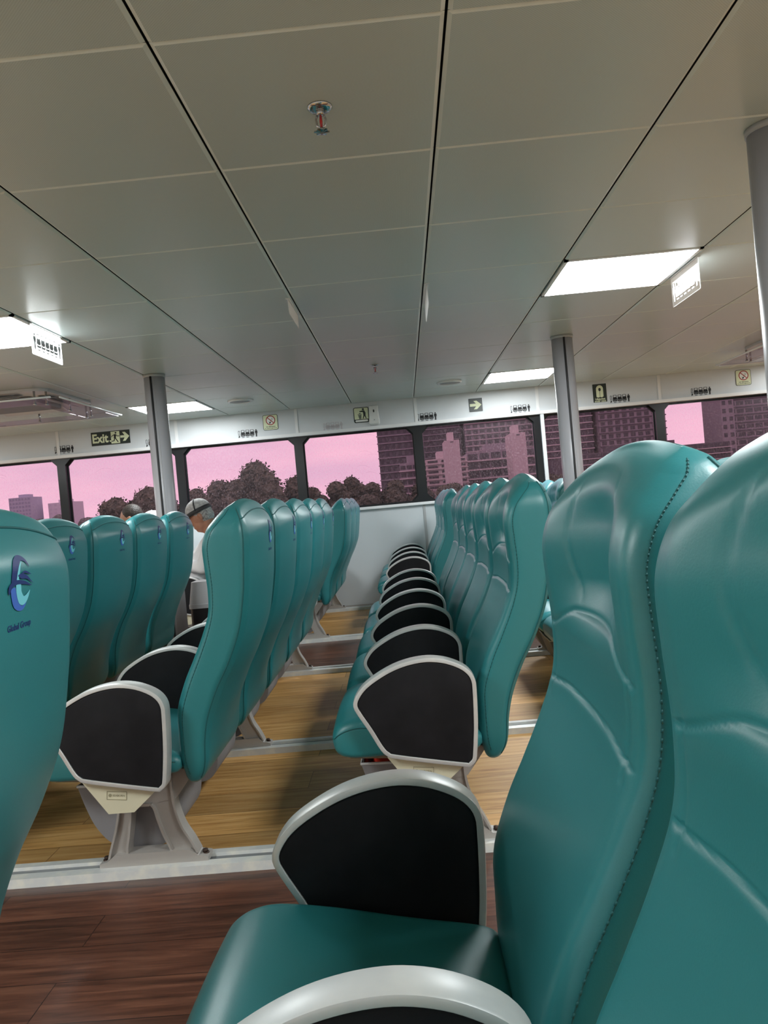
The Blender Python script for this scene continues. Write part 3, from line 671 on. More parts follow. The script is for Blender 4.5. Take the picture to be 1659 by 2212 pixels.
# embroidered emblem on the back, drawn in (y, z): units of the emblem's height, +y to the right as read from behind
def emblem():
    m = MB(); S = .074; YC, ZC, T = .012, 1.030, .0012
    def put(poly, mi, lift):
        bm = bmesh.new(); vs = [bm.verts.new((a, b, 0)) for a, b in poly]; bm.faces.new(vs); bmesh.ops.triangulate(bm, faces=bm.faces[:]); bm.verts.index_update()
        k = m.add([(back_x(YC+v.co.x*S*1.3, ZC+v.co.y*S) + T + lift, YC+v.co.x*S*1.3, ZC+v.co.y*S) for v in bm.verts])
        for f in bm.faces: m.face([k+v.index for v in f.verts], mi)
        bm.free()
    def stroke(pts, mi, lift):
        c = catmull(pts, 6)          # (y, z, half width)
        for a, b in zip(c[:-1], c[1:]):
            d = Vector((b[0]-a[0], b[1]-a[1])); n = Vector((-d.y, d.x)).normalized()
            if a is c[0]: n0 = n
            n1 = n; q = [(a[0]+n0.x*a[2], a[1]+n0.y*a[2]), (a[0]-n0.x*a[2], a[1]-n0.y*a[2]), (b[0]-n1.x*b[2], b[1]-n1.y*b[2]), (b[0]+n1.x*b[2], b[1]+n1.y*b[2])]
            n0 = n1
            k = m.add([(back_x(YC+u*S*1.3, ZC+v*S) + T + lift, YC+u*S*1.3, ZC+v*S) for u, v in q]); m.face([k, k+1, k+2, k+3], mi)
    stroke([(-.17, .02, .07), (-.12, .20, .075), (-.02, .38, .075), (.12, .47, .06), (.26, .42, .035), (.34, .28, .004)], 0, 0)
    stroke([(.14, .40, .004), (.04, .30, .02), (-.03, .16, .03), (-.05, .06, .01)], 3, .0002)
    stroke([(-.20, -.06, .065), (-.18, -.22, .075), (-.12, -.38, .075), (0, -.46, .05), (.10, -.44, .03), (.20, -.34, .003)], 2, 0)
    stroke([(-.06, .14, .01), (-.05, -.02, .07), (-.04, -.18, .075), (.04, -.32, .09), (.16, -.30, .06), (.30, -.16, .004)], 3, .0003)
    stroke([(-.32, -.16, .02), (-.28, -.04, .045), (-.12, .03, .042), (.08, .01, .036), (.22, -.03, .022), (.36, -.08, .003)], 0, .0006)
    stroke([(-.04, .15, .01), (.06, .13, .05), (.20, .10, .035), (.32, .02, .015), (.40, -.04, .003)], 1, .0005)
    stroke([(.06, .17, .01), (.16, .20, .02), (.26, .17, .018), (.36, .13, .002)], 1, .0007)
    YC = .012; me = m.mesh('emblem', [NAVY, INDIGO, BLUE, CYAN])
    v, f = text_polys('Global Group', .0125, 'CENTER', .0002); m = MB()
    k = m.add([(back_x(YC+a*.95, .972+b+a*.02) + .0007, YC+a*.95, .972+b+a*.02) for a, b, c in v])
    for q in f: m.face([k+i for i in q])
    return me, m.mesh('lettering', INDIGO)
ME_EMB, ME_LET = emblem()

# seat cushion
CT = catmull([(-.287,.388,.383,.21),(-.281,.412,.358,.235),(-.266,.430,.342,.248),(-.236,.444,.332,.253),(-.19,.449,.329,.254),(-.10,.436,.331,.254),(0,.415,.333,.253),(.10,.396,.330,.252),(.148,.386,.328,.246),(.166,.372,.340,.236)], 7)
def cush_loop(x, zt, zb, w):
    T = zt-zb; rt = min(.034, T*.48); rb = min(.02, T*.45); L = []
    cr = lambda y: .014*(1-(y/w)**2)*sstep(.0, .05, T)
    for k in range(25): y = (-1+2*k/24)*(w-rt); L.append((x, y, zt + cr(y) - cr(w-rt)))
    for k in range(1, 7): a = pi/2*k/7; L.append((x, w-rt+rt*sin(a), zt-rt+rt*cos(a)))
    L += [(x, w, zt-rt), (x, w, zb+rb)]
    for k in range(1, 5): a = pi/2*k/5; L.append((x, w-rb+rb*cos(a), zb+rb-rb*sin(a)))
    for k in range(9): y = (1-2*k/8)*(w-rb); L.append((x, y, zb))
    for k in range(1, 5): a = pi/2*k/5; L.append((x, -(w-rb+rb*sin(a)), zb+rb-rb*cos(a)))
    L += [(x, -w, zb+rb), (x, -w, zt-rt)]
    for k in range(1, 7): a = pi/2*k/7; L.append((x, -(w-rt+rt*cos(a)), zt-rt+rt*sin(a)))
    return L
CL = [cush_loop(*c) for c in CT]
m = MB(); m.loft(CL); ME_CUSH = m.mesh('seat_cushion', TEAL)
m = MB()
for idx in (29, len(CL[0])-6): m.tube([Vector(l[idx]) for l in CL[2:-6]], .0017, n=6)
ME_CPIPE = m.mesh('piping', TEALD)
# shell under the cushion
m = MB()
m.prism([(-.262, .345), (-.235, .320), (-.12, .312), (.08, .312), (.12, .325), (.12, .345)], -.21, .21, 'xz'); ME_PAN = m.mesh('seat_shell', TAN)
m = MB()          # low pouch slung under the seat, open at the front top
po = catmull([(-.215, .268), (-.195, .20), (-.165, .13), (-.115, .075), (-.04, .058), (.04, .060), (.082, .10), (.095, .19), (.105, .30)], 5)
pi_ = [(x + .006*(1 if x < 0 else -1), z + (.008 if -.13 < x < .06 else 0)) for x, z in po]
n = len(po)
for y0, y1 in ((-.112, .215),):
    k = m.add([(x, y0, z) for x, z in po] + [(x, y1, z) for x, z in po] + [(x, y0+.006, z) for x, z in pi_] + [(x, y1-.006, z) for x, z in pi_])
    for i in range(n-1):
        m.face([k+i, k+i+1, k+n+i+1, k+n+i], 0, True); m.face([k+2*n+i, k+2*n+i+1, k+3*n+i+1, k+3*n+i], 0, True)
    for i in (0, n-1): m.face([k+i, k+n+i, k+3*n+i, k+2*n+i])
    mid = n//2
    for a in (0, n):          # end walls as fans
        q = m.add([(-.02, y0 if a == 0 else y1, .262)])
        for i in range(n-1): m.face([k+a+i, k+a+i+1, q])
        q = m.add([(-.02, y0+.006 if a == 0 else y1-.006, .262)])
        for i in range(n-1): m.face([k+2*n+a+i, k+2*n+a+i+1, q])
ME_POUCH = m.mesh('life_jacket_pouch', GREYCLOTH)
m = MB(); m.tube([(-.02, -.112, .262), (-.215, -.112, .268), (-.213, .05, .262), (-.215, .215, .268), (-.02, .215, .262)], .0045, n=6); ME_WELT = m.mesh('binding', WELT)

# armrest panel
AO = [(-.206,.503),(-.200,.528),(-.174,.560),(-.130,.589),(-.080,.612),(-.030,.625),(.022,.629),(.072,.621),(.115,.603),(.142,.582),(.156,.556),(.158,.520),(.153,.42),(.143,.335),(.137,.314),(.122,.302),(.098,.302),(-.090,.339),(-.122,.352),(-.140,.374),(-.166,.425),(-.196,.478)]
AO = catmull(AO, 6, True)
def resample(poly, n):
    P = poly + [poly[0]]; d = [0]
    for a, b in zip(P[:-1], P[1:]): d.append(d[-1] + math.hypot(b[0]-a[0], b[1]-a[1]))
    out = []; j = 0
    for k in range(n):
        t = d[-1]*k/n
        while d[j+1] < t: j += 1
        f = (t-d[j])/((d[j+1]-d[j]) or 1); out.append((lerp(P[j][0], P[j+1][0], f), lerp(P[j][1], P[j+1][1], f)))
    return out
AO = resample(AO, 110)
def armrest():
    m = MB(); n = len(AO); t = .025
    rings = [(.0065, -t+.004), (.002, -t+.001), (0, -t+.006), (0, t-.006), (.002, t-.001), (.0065, t-.004)]
    inn = .0125
    loops = [[(x, y, z) for x, z in offset_poly(AO, d)] for d, y in [(inn, -t+.012), (inn, -t+.001), (inn-.001, -t), (.0042, -t), (.0012, -t+.0012), (0, -t+.0042), (0, t-.0042), (.0012, t-.0012), (.0042, t), (inn-.001, t), (inn, t-.001), (inn, t-.012)]]
    m.loft(loops, 0, True, True, False); fr = m.mesh('armrest', SILVER)
    for p in fr.polygons: p.use_smooth = True
    fr.set_sharp_from_angle(angle=math.radians(28))
    pads = []
    for s in (-1, 1):
        m = MB(); l = [[(x, s*y, z) for x, z in offset_poly(AO, d)] for d, y in ((.0122, .004), (.0122, .019), (.0150, .0224), (.0185, .0236))]
        m.loft(l); pads.append(m.mesh('side_pad', PAD))
    return fr, pads
ME_ARM, ME_PADS = armrest()

# cast leg (in the seat's plane), bolts and cream cover
def cast_leg():
    m = MB(); t, w = .024, .010
    out_l = catmull([(-.055,.300),(-.060,.25),(-.068,.20),(-.083,.14),(-.102,.085),(-.112,.052)], 5)
    in_l = catmull([(-.012,.215),(-.022,.20),(-.027,.17),(-.036,.12),(-.044,.085),(-.046,.062)], 5)
    in_r = catmull([(.034,.215),(.045,.20),(.052,.17),(.066,.12),(.080,.085),(.088,.062)], 5)
    out_r = catmull([(.112,.300),(.112,.25),(.116,.20),(.132,.14),(.158,.092),(.176,.052)], 5)
    def web(a, b):
        n = len(a); k = m.add([(x, -w, z) for x, z in a] + [(x, -w, z) for x, z in b] + [(x, w, z) for x, z in a] + [(x, w, z) for x, z in b])
        for i in range(n-1): m.face([k+i, k+i+1, k+n+i+1, k+n+i]); m.face([k+2*n+i, k+2*n+i+1, k+3*n+i+1, k+3*n+i])
    def rib(a, th=.006):
        n = len(a); o = offset_poly(a, 0); d = [(a[i][0] + th, a[i][1]) for i in range(n)]
        k = m.add([(x, -t, z) for x, z in a] + [(x, -t, z) for x, z in d] + [(x, t, z) for x, z in a] + [(x, t, z) for x, z in d])
        for i in range(n-1):
            m.face([k+i, k+i+1, k+n+i+1, k+n+i]); m.face([k+2*n+i, k+2*n+i+1, k+3*n+i+1, k+3*n+i]); m.face([k+i, k+i+1, k+2*n+i+1, k+2*n+i]); m.face([k+n+i, k+n+i+1, k+3*n+i+1, k+3*n+i])
    web(out_l, in_l); web(in_r, out_r)
    for r_, th in ((out_l, .007), (in_l, -.007), (in_r, .007), (out_r, -.007)): rib(r_, th)
    m.prism([(-.055,.335), (.185,.312), (.165,.285), (.118,.225), (.040,.212), (-.016,.212), (-.058,.235)], -w-.002, w+.002, 'xz')
    m.prism([(-.018,.218), (.040,.218), (.034,.210), (-.012,.210)], -t, t, 'xz')
    m.prism([(-.138,.024), (.206,.024), (.206,.040), (.176,.046), (.150,.066), (-.086,.066), (-.112,.046), (-.138,.040)], -t-.004, t+.004, 'xz')
    o = m.mesh('leg', GREYLEG)
    bolts = []
    for x in (-.124, .191):
        b = MB(); b.cyl((x, 0, .040), (x, 0, .044), .012, n=14); b.cyl((x, 0, .044), (x, 0, .053), .0085, n=6); bolts.append(b.mesh('bolt', BOLT))
    return o, bolts
ME_LEG, ME_BOLTS = cast_leg()
m = MB(); m.prism([(-.118,.346), (.104,.303), (.100,.297), (.030,.238), (-.048,.238), (-.120,.340)], -.003, .003, 'xz'); ME_COVER = m.mesh('cover_plate', CREAM)
def nameplate():
    m = MB(); c = (-.018, .292); a = -.10
    def R(u, v): return (c[0] + u*cos(a) - v*sin(a), c[1] + u*sin(a) + v*cos(a))
    for (u0, u1, v0, v1) in ((-.03, .03, .0115, .0125), (-.03, .03, -.0125, -.0115), (-.03, -.029, -.0125, .0125), (.029, .03, -.0125, .0125)):
        m.prism([R(u0, v0), R(u1, v0), R(u1, v1), R(u0, v1)], -.0042, -.003, 'xz')
    ringp_pts = [R(-.020 + .005*cos(2*pi*k/12), .005*sin(2*pi*k/12)) for k in range(12)]; m.prism(ringp_pts, -.0038, -.003, 'xz')
    v, f = text_polys('SEABORN', .0085, 'CENTER', .0001); k = m.add([(R(x+.006, y)[0], -.0036, R(x+.006, y)[1]) for x, y, z in v])
    for q in f: m.face([k+i for i in q])
    return m.mesh('nameplate', CREAMD)
ME_NAME = nameplate()

def part(name, me, parent, loc=(0, 0, 0)):
    o = bpy.data.objects.new(name, me); COL.objects.link(o); o.parent = parent; o.location = loc; return o
def add_armrest(seat, dy):
    a = part('armrest', ME_ARM, seat, (0, dy, 0))
    for p in ME_PADS: part('side_pad', p, a)
def add_leg(seat, dy, cover=None):
    a = part('leg', ME_LEG, seat, (0, dy, 0))
    for b in ME_BOLTS: part('bolt', b, a)
    if cover is not None:
        c = part('cover_plate', ME_COVER, seat, (0, cover, 0)); part('nameplate', ME_NAME, c)
def make_seat():
    t = empty('ferry_seat', (0, 0, 0))
    b = part('backrest', ME_BACK, t); part('piping', ME_PIPE, b); [part('stitching', q, b) for q in ME_STITCH]; e = part('emblem', ME_EMB, b); part('lettering', ME_LET, b)
    c = part('seat_cushion', ME_CUSH, t); part('piping', ME_CPIPE, c)
    part('seat_shell', ME_PAN, t); p = part('life_jacket_pouch', ME_POUCH, t); part('binding', ME_WELT, p)
    return t
PROTO = make_seat(); first = [True]
def place_seat(x, y, label, group, arm=None, arm2=None, leg=None, cover=None):
    if first[0]: s = PROTO; first[0] = False
    else: s = dup(PLAIN)
    s.location = (x, y, 0); tag(s, label, 'seat', group)
    if arm is not None: add_armrest(s, arm)
    if arm2 is not None: add_armrest(s, arm2)
    if leg is not None: add_leg(s, leg, cover)
    return s
PLAIN = dup(PROTO)               # an undecorated copy to copy from; it becomes the last seat placed
ORD5 = ['nearest', 'second nearest', 'middle one', 'fourth away', 'farthest']; ORD3 = ['nearest', 'middle one', 'farthest']
A0, AP, B0, BP = 2.30, .572, 6.24, .597
rows = {'A': (-1.838, 'of five with back emblems in the leftmost row'), 'B': (-.918, 'of five in the row left of the bare floor gap'),
        'C': (0., 'of five behind the dark armrests in the centre row'), 'F': (.918, 'of five in the row half hidden right of centre')}
rows3 = {'A': 'of three beside the windows in the leftmost row', 'B': 'of three beside the windows, left of the bare floor gap',
         'C': 'of three beside the windows in the centre armrest row', 'F': 'of three beside the windows in the half-hidden right row'}
SEATS = {}
for R, (x, ph) in rows.items():
    for k in range(5):
        if (R, k) == ('F', 0): continue
        y = A0 + AP*(k+.5)
        leg = {0: RAILS[0], 2: RAILS[1], 4: RAILS[2]}.get(k)
        s = place_seat(x, y, 'teal ferry seat, %s %s' % (ORD5[k], ph), 'seats of the middle bank', -AP/2, AP/2 if k == 4 else None, None if leg is None else leg-y, -AP/2 if k == 0 else None)
        SEATS[R, k] = s
    for k in range(3):
        y = B0 + BP*(k+.5)
        leg = {0: RAILS[3], 2: RAILS[4]}.get(k)
        s = place_seat(x, y, 'teal ferry seat, %s %s' % (ORD3[k], rows3[R]), 'seats of the window bank', -BP/2, BP/2 if k == 2 else None, None if leg is None else leg-y, -BP/2 if k == 0 else None)
        SEATS[R, 5+k] = s
for k, o3 in ((1, 'with the dark-haired passenger at far left'), (2, 'with the pale-capped passenger at far left')):
    place_seat(-2.76, B0+BP*(k+.5), 'teal ferry seat ' + o3, 'seats of the far left row', -BP/2, BP/2 if k == 2 else None, RAILS[4]-B0-BP*2.5 if k == 2 else None)
# the bank the camera sits in
N0, NP = 1.338, .575
place_seat(-.075, N0-NP/2, 'large teal ferry seat in the right foreground, behind the black armrest', 'foreground seats', -NP/2, NP/2, NP/2-.06, NP/2)
place_seat(-.075, N0-NP*1.5, 'closest teal ferry seat, filling the bottom right corner', 'foreground seats', None, None, -NP*.3)
PL = PLAIN; PL.location = (-1.0, N0-NP/2, 0); tag(PL, 'teal ferry seat seen from behind at the left edge, its emblem large', 'seat', 'foreground seats')
add_armrest(PL, NP/2); add_leg(PL, NP/2-.06, NP/2)

# life jacket in the pouch of the nearest centre seat
def life_jacket(x, y):
    m = MB(); rs = random.Random(2); loops = []
    for i in range(15):
        a = -pi/2 + pi*i/14
        loops.append([(-.08 + .110*max(cos(a), .02)*cos(2*pi*k/20)*(1+.18*sin(3*k+i)), .05 + .13*max(cos(a), .02)*sin(2*pi*k/20)*(1+.06*sin(5*k)), .222 + .088*sin(a)*(1+.15*sin(2*k+i*.7))) for k in range(20)])
    m.loft(loops); o = m.build('life_jacket', RED, None, (x, y, 0)); tag(o, 'red life jacket in the grey pouch under the nearest centre seat', 'life jacket')
life_jacket(0., A0+AP/2)

# waste bin in the far aisle
t = empty('waste_bin', (-1.56, 5.86, 0)); tag(t, 'grey and black waste bin in the aisle beside the left pillar', 'bin')
m = MB(); m.prism(rrect(.20, .24, .02, 3), 0, .42, 'xy'); m.build('body', BINBLACK, t)
m = MB(); m.loft([[(p*s, q*s, z) for p, q in rrect(.21, .25, .025, 4)] for s, z in ((1.03, .42), (1.03, .45), (1.0, .455), (.82, .60), (.80, .615))], smooth=False); m.build('hood', BINGREY, t)

# ------------------------------------------------------------------ passengers
def remeshed(parts, voxel, smooth=4):
    """parts: list of MB pieces already closed; voxel-join them into one continuous skin"""
    m = MB()
    for kind, *a in parts:
        if kind == 'cap':
            (p, q, r0, r1) = a; p, q = Vector(p), Vector(q); n = 4; pts = []; rr = []
            d = (q-p).normalized()
            for k in range(5): t = pi/2*(1-k/4); pts.append(p - d*r0*sin(t)); rr.append(max(r0*cos(t), r0*.05))
            for k in range(5): t = pi/2*k/4; pts.append(q + d*r1*sin(t)); rr.append(max(r1*cos(t), r1*.05))
            m.tube(pts, rr, n=14)
        else:
            (c, rx, ry, rz) = a; m.ball(c, rx, ry, rz, n=22, m=16)
    me = m.mesh('raw', SKIN); o = bpy.data.objects.new('raw', me); COL.objects.link(o)
    md = o.modifiers.new('r', 'REMESH'); md.mode = 'VOXEL'; md.voxel_size = voxel
    sm = o.modifiers.new('s', 'SMOOTH'); sm.iterations = smooth; sm.factor = .5
    out = bpy.data.meshes.new_from_object(o.evaluated_get(bpy.context.evaluated_depsgraph_get()))
    bpy.data.objects.remove(o); bpy.data.meshes.remove(me)
    for p in out.polygons: p.use_smooth = True
    return out
def passenger(name_label, sx, sy, head, nod, skin, hair, cap, shirt, look='man'):
    """seated figure facing -x; head = centre of the head in seat coordinates"""
    t = empty('person', (sx, sy, 0)); tag(t, name_label, 'person', 'seated passengers')
    hx, hz = head; neck = (hx+.07, 0, hz-.13)
    cN, sN = cos(nod), sin(nod)
    def Hd(dx, dy, dz): return (hx + dx*cN + dz*sN*-1*-1*(-1), dy, hz + dx*sN*1 + dz*cN) if False else (hx + dx*cN - dz*sN, dy, hz + dx*sN + dz*cN)
    P = [('ball', Hd(0, 0, .02), .098, .078, .105), ('ball', Hd(-.03, 0, -.055), .065, .058, .062), ('cap', Hd(-.065, 0, -.085), Hd(-.03, 0, -.10), .026, .035),
         ('cap', Hd(-.098, 0, .0), Hd(-.115, 0, -.03), .009, .015), ('cap', Hd(-.088, -.02, -.062), Hd(-.088, .02, -.062), .010, .010)]
    for s in (-1, 1): P += [('cap', Hd(.012, s*.078, .012), Hd(.018, s*.084, -.022), .016, .010), ('cap', Hd(-.086, s*.032, .022), Hd(-.082, s*.034, .020), .014, .014)]
    hip = Vector((.065, 0, .50)); chest = Vector((hx+.13, 0, .86))
    P += [('cap', neck, Hd(.035, 0, -.05), .056, .056), ('cap', hip, (.10, 0, .68), .135, .13), ('cap', (.10, 0, .68), chest, .13, .125)]
    hands = []
    for s in (-1, 1):
        sh = Vector((chest.x, s*.165, .93)); el = Vector((chest.x-.10, s*.215, .68)); wr = Vector((chest.x-.29, s*.07, .70))
        P += [('cap', chest + Vector((0, s*.06, .06)), sh, .075, .062), ('cap', sh, el, .052, .042), ('cap', el, wr, .040, .028)]
        pal = wr + Vector((-.075, -s*.015, .015)); P += [('cap', wr, pal, .027, .030)]
        for q, (L, dy) in enumerate(((.060, -.026), (.068, -.009), (.064, .009), (.050, .026))):
            b0 = pal + Vector((-.025, dy, .0)); b1 = b0 + Vector((-L*.5, dy*.2, .012)); b2 = b1 + Vector((-L*.25, -s*.012, -.022))
            P += [('cap', b0, b1, .0095, .009), ('cap', b1, b2, .0088, .007)]
        th = pal + Vector((.02, -s*.026, .008)); P += [('cap', th, th + Vector((-.035, -s*.016, .018)), .011, .009), ('cap', th + Vector((-.035, -s*.016, .018)), th + Vector((-.062, -s*.006, .020)), .009, .0075)]
        hp = Vector((.05, s*.095, .50)); kn = Vector((-.36, s*.115, .50)); an = Vector((-.33, s*.115, .09))
        P += [('cap', hp, kn, .085, .060), ('cap', kn, an, .058, .038), ('cap', an + Vector((0, 0, -.03)), an + Vector((-.15, 0, -.055)), .038, .030)]
    body = remeshed(P, .0062); body.materials.clear(); body.materials.append(skin); part('body', body, t)
    def cl(n, Q, vox, mt):
        me = remeshed(Q, vox, 6); me.materials.clear(); me.materials.append(mt); return part(n, me, t)
    g = .014; Q = [('cap', hip + Vector((0, 0, .02)), (.10, 0, .68), .135+g, .13+g), ('cap', (.10, 0, .68), chest, .13+g, .125+g), ('cap', chest, Vector(neck) + Vector((.01, 0, -.035)), .10, .062)]
    for s in (-1, 1):
        sh = Vector((chest.x, s*.165, .93)); el = Vector((chest.x-.10, s*.215, .68)); wr = Vector((chest.x-.29, s*.07, .70))
        Q += [('cap', chest + Vector((0, s*.06, .06)), sh, .075+g, .062+g), ('cap', sh, el, .052+g, .042+g), ('cap', el, el.lerp(wr, .62), .040+g, .034+g)]
    cl('shirt', Q, .010, shirt)
    Q = [('cap', hip, hip + Vector((0, 0, .05)), .142, .142)]
    for s in (-1, 1):
        hp = Vector((.05, s*.095, .50)); kn = Vector((-.36, s*.115, .50)); an = Vector((-.33, s*.115, .12))
        Q += [('cap', hp, kn, .085+g, .060+g), ('cap', kn, an, .058+g, .050)]
    cl('trousers', Q, .010, TROUS)
    Q = []
    for s in (-1, 1): an = Vector((-.33, s*.115, .07)); Q += [('cap', an + Vector((.02, 0, -.025)), an + Vector((-.16, 0, -.032)), .042, .036)]
    cl('shoes', Q, .008, CAPB)
    # hair covers the skull from the brow over the crown to the nape
    Q = [('ball', Hd(.014, 0, .038), .099, .083, .102), ('ball', Hd(.035, 0, -.005), .078, .078, .07)]
    h = cl('hair', Q, .007, hair)
    if cap:
        c, band = cap; m = MB(); loops = []
        for i in range(9):
            a = pi/2*i/8; q = max(cos(a), .02); loops.append([Hd(.004 + .112*q*cos(2*pi*k/28), .094*q*sin(2*pi*k/28), .058 + .100*sin(a)) for k in range(28)])
        m.loft(loops); ca = m.build('cap', c, t)
        m = MB(); m.loft([[Hd(.004 + r*.114*cos(2*pi*k/28), r*.096*sin(2*pi*k/28), z) for k in range(28)] for r, z in ((.985, .034), (1.01, .036), (1.01, .066), (.985, .068))], cap=False); m.build('cap_band', band, ca)
        m = MB(); pts = []
        for k in range(13): a = pi*.62 + pi*.76*k/12; pts.append((cos(a), sin(a)))
        k0 = m.add([Hd(.004+.112*a, .094*b, .046) for a, b in pts] + [Hd(.004+.112*a - .075*max(0, -a)**.5, .10*b, .036) for a, b in pts])
        for k in range(12): m.face([k0+k, k0+k+1, k0+14+k, k0+13+k])
        m.build('cap_peak', band, ca)
        m = MB(); m.tube([Hd(.004+.116*sin(q)*.15, -.098*cos(q), .058+.102*sin(q)) for q in [pi/2*k/6 for k in range(6)]], .006, n=6); m.build('cap_strap', band, ca)
    return t
passenger('grey-haired man in a grey cap and white shirt, head bowed', -1.838, B0+BP*.5, (.115, 1.095), .42, SKIN, HAIRG, (CAPG, CAPB), SHIRT)
passenger('dark-haired passenger whose crown shows above the leftmost seats', -2.76, B0+BP*1.5, (.235, 1.130), .1, SKINL, HAIRB, None, SHIRT2)
passenger('passenger in a pale cap, barely showing above the leftmost seats', -2.76, B0+BP*2.5, (.235, 1.045), .1, SKINL, HAIRB, (WHITEG, CAPG), SHIRT2)
# phone in the capped man's hands
m = MB(); m.prism(rrect(.072, .15, .01, 3), -.004, .004, 'xy'); o = m.build('mobile_phone', BINBLACK, None, (-1.838-.155, B0+BP*.5, .757)); o.rotation_euler = (0, -.5, 0); tag(o, "dark mobile phone in the capped man's hands", 'phone')

# ------------------------------------------------------------------ outside: water, bank, trees and towers
m = MB(); k = m.add([(-700, 9, -2.2), (700, 9, -2.2), (700, 900, -2.2), (-700, 900, -2.2)]); m.face([k, k+1, k+2, k+3]); struct(m.build('water', WATER))
m = MB(); m.prism([(50, -2.2), (53, -1.2), (400, -1.0), (400, -2.4)], -300, 300, 'yz'); struct(m.build('ground', BANK))

def tree(x, y, ztop, rad, label, lm=LEAF, n=900, seed=0, base=-1.1):
    rs = random.Random(seed); t = empty('tree', (x, y, base)); tag(t, label, 'tree', 'trees on the far bank')
    H = ztop - base; m = MB(); m.tube([(0, 0, -.3), (.1*rad, 0, H*.35), (0, .1*rad, H*.62)], [.06*H*.6, .04*H*.6, .02*H], n=8)
    for a in range(4): m.tube([(0, 0, H*.35), (rad*.5*cos(a*1.7), rad*.4*sin(a*1.7), H*.62)], [.02*H, .008*H], n=6)
    m.build('trunk', BARK, t)
    m = MB(); lobes = []
    for q in range(9):
        a = rs.uniform(0, 2*pi); rr = rad*rs.uniform(.0, .62); zz = H*rs.uniform(.40, .84) - .10*H*(rr/rad); s = rad*rs.uniform(.36, .52)
        lobes.append((rr*cos(a), rr*sin(a), min(zz, H - s*.85), s))
    lobes.append((0, 0, H - rad*.45, rad*.5)); lobes.append((0, 0, H*.34, rad*.8))
    for (cx, cy, cz, s) in lobes:
        N, M = 14, 9; ph = rs.uniform(0, 9); loops = []
        for i in range(M+1):
            a = -pi/2 + pi*i/M; c = max(cos(a), .03)
            loops.append([(cx + s*c*cos(2*pi*k/N)*(.82+.16*sin(k*2.3+i*1.7+ph)), cy + s*c*sin(2*pi*k/N)*(.82+.16*sin(k*1.9+i*2.1+ph)), cz + s*.85*sin(a)*(.86+.14*sin(k*2.1+ph))) for k in range(N)])
        m.loft(loops, smooth=False)
    for q in range(n):
        cx, cy, cz, s = rs.choice(lobes); d = Vector((rs.gauss(0, 1), rs.gauss(0, 1), rs.gauss(0, 1))).normalized()
        p = Vector((cx, cy, cz)) + Vector((d.x*s, d.y*s, d.z*s*.88))*rs.uniform(.84, 1.1); l = rad*rs.uniform(.035, .075)
        e1 = Vector((rs.gauss(0, 1), rs.gauss(0, 1), rs.gauss(0, 1))).normalized(); e2 = d.cross(e1).normalized(); e1 = (e1 + d*.3).normalized()
        k = m.add([p - e1*l, p + e2*l*.6, p + e1*l, p - e2*l*.6]); m.face([k, k+1, k+2, k+3])
    m.build('crown', lm, t)
TREES = [(-22.3, 60, 3.2, 2.0, 'rounded tree at the left end of the near trees, seen left of the pillar'), (-20.0, 61, 3.9, 2.6, 'rounded tree right behind the left pillar'),
         (-16.6, 62, 3.4, 2.0, 'low tree between the left pillar and the black window post'), (-14.3, 60, 3.8, 2.0, 'tree above the capped man, left of the tallest tree'),
         (-11.3, 60, 5.0, 2.7, 'tallest tree outside the third window'), (-8.4, 61, 3.6, 1.9, 'tree just right of the tallest tree, by the black window post'),
         (-13.0, 58, 2.4, 1.8, 'bushy low tree in front of the tallest tree, on its left'), (-9.6, 58, 2.2, 1.8, 'bushy low tree in front of the tallest tree, on its right')]
for i, (x, y, z, r, lab) in enumerate(TREES): tree(x, y, z, r, lab, LEAF, 1500, 11+i)
LOW = [(-9.4, 80, 3.1, 2.0, 'left end of the low tree line in the fourth window'), (-7.0, 80, 3.5, 2.1, 'second tree from the left in the low line of the fourth window'),
       (-5.4, 81, 3.9, 2.1, 'highest crown of the low tree line in the fourth window'), (-3.2, 80, 3.1, 1.9, 'tree in the low line just left of the dark tower'), (-.9, 79, 3.1, 2.0, 'low tree at the foot of the dark tower'),
       (1.6, 80, 2.6, 2.0, 'low tree at the black post right of the dark tower'), (5.5, 90, 2.3, 2.2, 'low tree in front of the pale low-rise block'), (10.5, 90, 2.2, 2.2, 'low tree under the balconies right of the pale block'),
       (16.5, 90, 2.3, 2.3, 'low tree at the foot of the gridded towers')]
for i, (x, y, z, r, lab) in enumerate(LOW): tree(x, y, z, r, lab, LEAF, 900, 51+i)
SHR = [(-25.2+2.05*i, 57 + (i % 3)*.5, 1.35+.35*sin(i*1.7), 1.35, 'bank') for i in range(9)] + [(-11.2+2.5*i, 76.5 + (i % 3)*.6, 1.7+.35*sin(i*2.3), 1.7, 'line') for i in range(14)]
for i, (x, y, z, r, w) in enumerate(SHR):
    tree(x, y, z, r, 'dark bush on the bank, %s of the bushes under the %s' % (['first', 'second', 'third', 'fourth', 'fifth', 'sixth', 'seventh', 'eighth', 'ninth', 'tenth', 'eleventh', 'twelfth', 'thirteenth', 'last'][i if w == 'bank' else i-9],
         'tall trees' if w == 'bank' else 'low tree line and towers'), LEAF, 420, 151+i)
for i in range(7): tree(-138 + i*9.0, 292, 5.6 + 1.3*sin(i*2.1), 5.6, 'hazy far-off tree low on the horizon, %s from the left end' % ('first second third fourth fifth sixth seventh'.split()[i]), LEAF2, 200, 91+i)

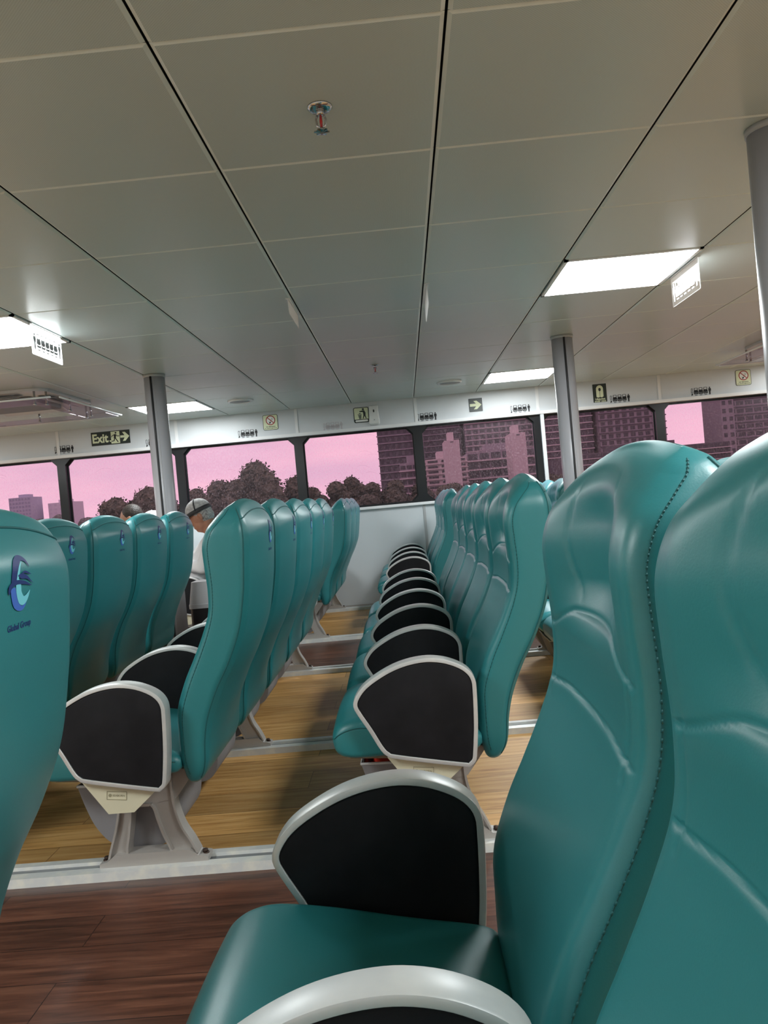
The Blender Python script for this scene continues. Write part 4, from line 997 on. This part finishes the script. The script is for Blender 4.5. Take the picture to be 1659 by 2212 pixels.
def building(x0, x1, y0, dep, z1, wallm, winm, nx, nz, label, wz0=None, wfrac=.62, hfrac=.55, slab=None, z0=-1.1, roof=True, loggia=0.):
    t = empty('building', ((x0+x1)/2, y0+dep/2, z0)); tag(t, label, 'building', 'buildings on the far bank')
    hx, hy, H = (x1-x0)/2, dep/2, z1-z0; m = MB(); m.box(-hx, hx, -hy, hy, 0, H); m.build('body', wallm, t)
    wz0 = (wz0 - z0) if wz0 is not None else H*.1
    cw, ch = 2*hx/nx, (H-wz0)/nz; w = MB(); w.box(-cw*wfrac/2, cw*wfrac/2, -.06, .05, 0, ch*hfrac); me = w.mesh('window', winm); first = None
    for i in range(nx):
        for j in range(nz):
            part('window', me, t, (-hx + cw*(i+.5), -hy, wz0 + ch*(j + .5 - hfrac/2)))
    if slab:
        s = MB(); s.box(-hx-.15, hx+.15, -hy-loggia-.25, -hy+.1, 0, ch*.14); me2 = s.mesh('floor_slab', slab)
        for j in range(nz): part('floor_slab', me2, t, (0, 0, wz0 + ch*j - ch*.07))
    if roof:
        r = MB(); r.box(-hx*.4, hx*.4, -hy*.4, hy*.6, H, H+1.2); r.build('roof_box', wallm, t)
building(-4.6, 3.0, 160, 14, 20, CONC1, WINB, 6, 10, 'dark tower block beside the sky gap in the fourth window', 5, .5, .5, CONC3)
building(-.4, 3.4, 118, 8, 6.2, CONC3, WINB, 4, 5, 'stepped low block in front of the dark tower', .5, .8, .5, CONC5, loggia=.4)
building(3.5, 9.6, 116, 9, 6.4, CONC2, WINB, 3, 6, 'pale low-rise block with dark balcony bands', 1.8, .72, .42, CONC2)
building(5.95, 7.95, 106, 6, 8.3, CONC2, WINB, 1, 1, 'pale windowless stair tower rising from the low-rise block', 7.8, .2, .2)
building(9.9, 20.3, 119, 10, 7.0, CONC3, WINB, 6, 4, 'grey low-rise terrace with pale balcony slabs', 1.6, .82, .66, CONC5, loggia=.8)
building(14.9, 16.9, 106, 6, 8.5, CONC2, WINB, 1, 1, 'short pale lift tower above the grey terrace', 7.9, .2, .2)
building(5.5, 14.2, 185, 14, 22, CONC1, WINB, 6, 10, 'dark tower block behind the pale low-rise block', 8.5, .6, .5, CONC3)
building(15.2, 31.0, 182, 16, 22, CONC3, WINB, 10, 10, 'wide gridded tower block in the fifth window', 9, .66, .62, CONC5)
building(31.8, 42.0, 172, 14, 21, CONC1, WINB, 6, 10, 'dark gridded tower right behind the right pillar', 6.8, .6, .55, CONC5)
building(43.0, 57.2, 170, 14, 21, CONC3, WINB, 9, 10, 'gridded grey tower left of the bright sky gap', 6.8, .62, .58, CONC1)
building(30.0, 58.0, 140, 12, 6.0, CONC1, WINB, 10, 5, 'long low car park with pale horizontal slabs', 1.0, .9, .6, CONC2, loggia=.3)
building(68.2, 71.0, 168, 10, 21, CONC3, WINB, 2, 10, 'slim grey tower right of the bright sky gap', 4, .5, .5)
building(71.2, 90.0, 172, 14, 21, CONC3, WINB, 10, 10, 'banded grey tower at the right end of the skyline', 4, .8, .5, CONC1)
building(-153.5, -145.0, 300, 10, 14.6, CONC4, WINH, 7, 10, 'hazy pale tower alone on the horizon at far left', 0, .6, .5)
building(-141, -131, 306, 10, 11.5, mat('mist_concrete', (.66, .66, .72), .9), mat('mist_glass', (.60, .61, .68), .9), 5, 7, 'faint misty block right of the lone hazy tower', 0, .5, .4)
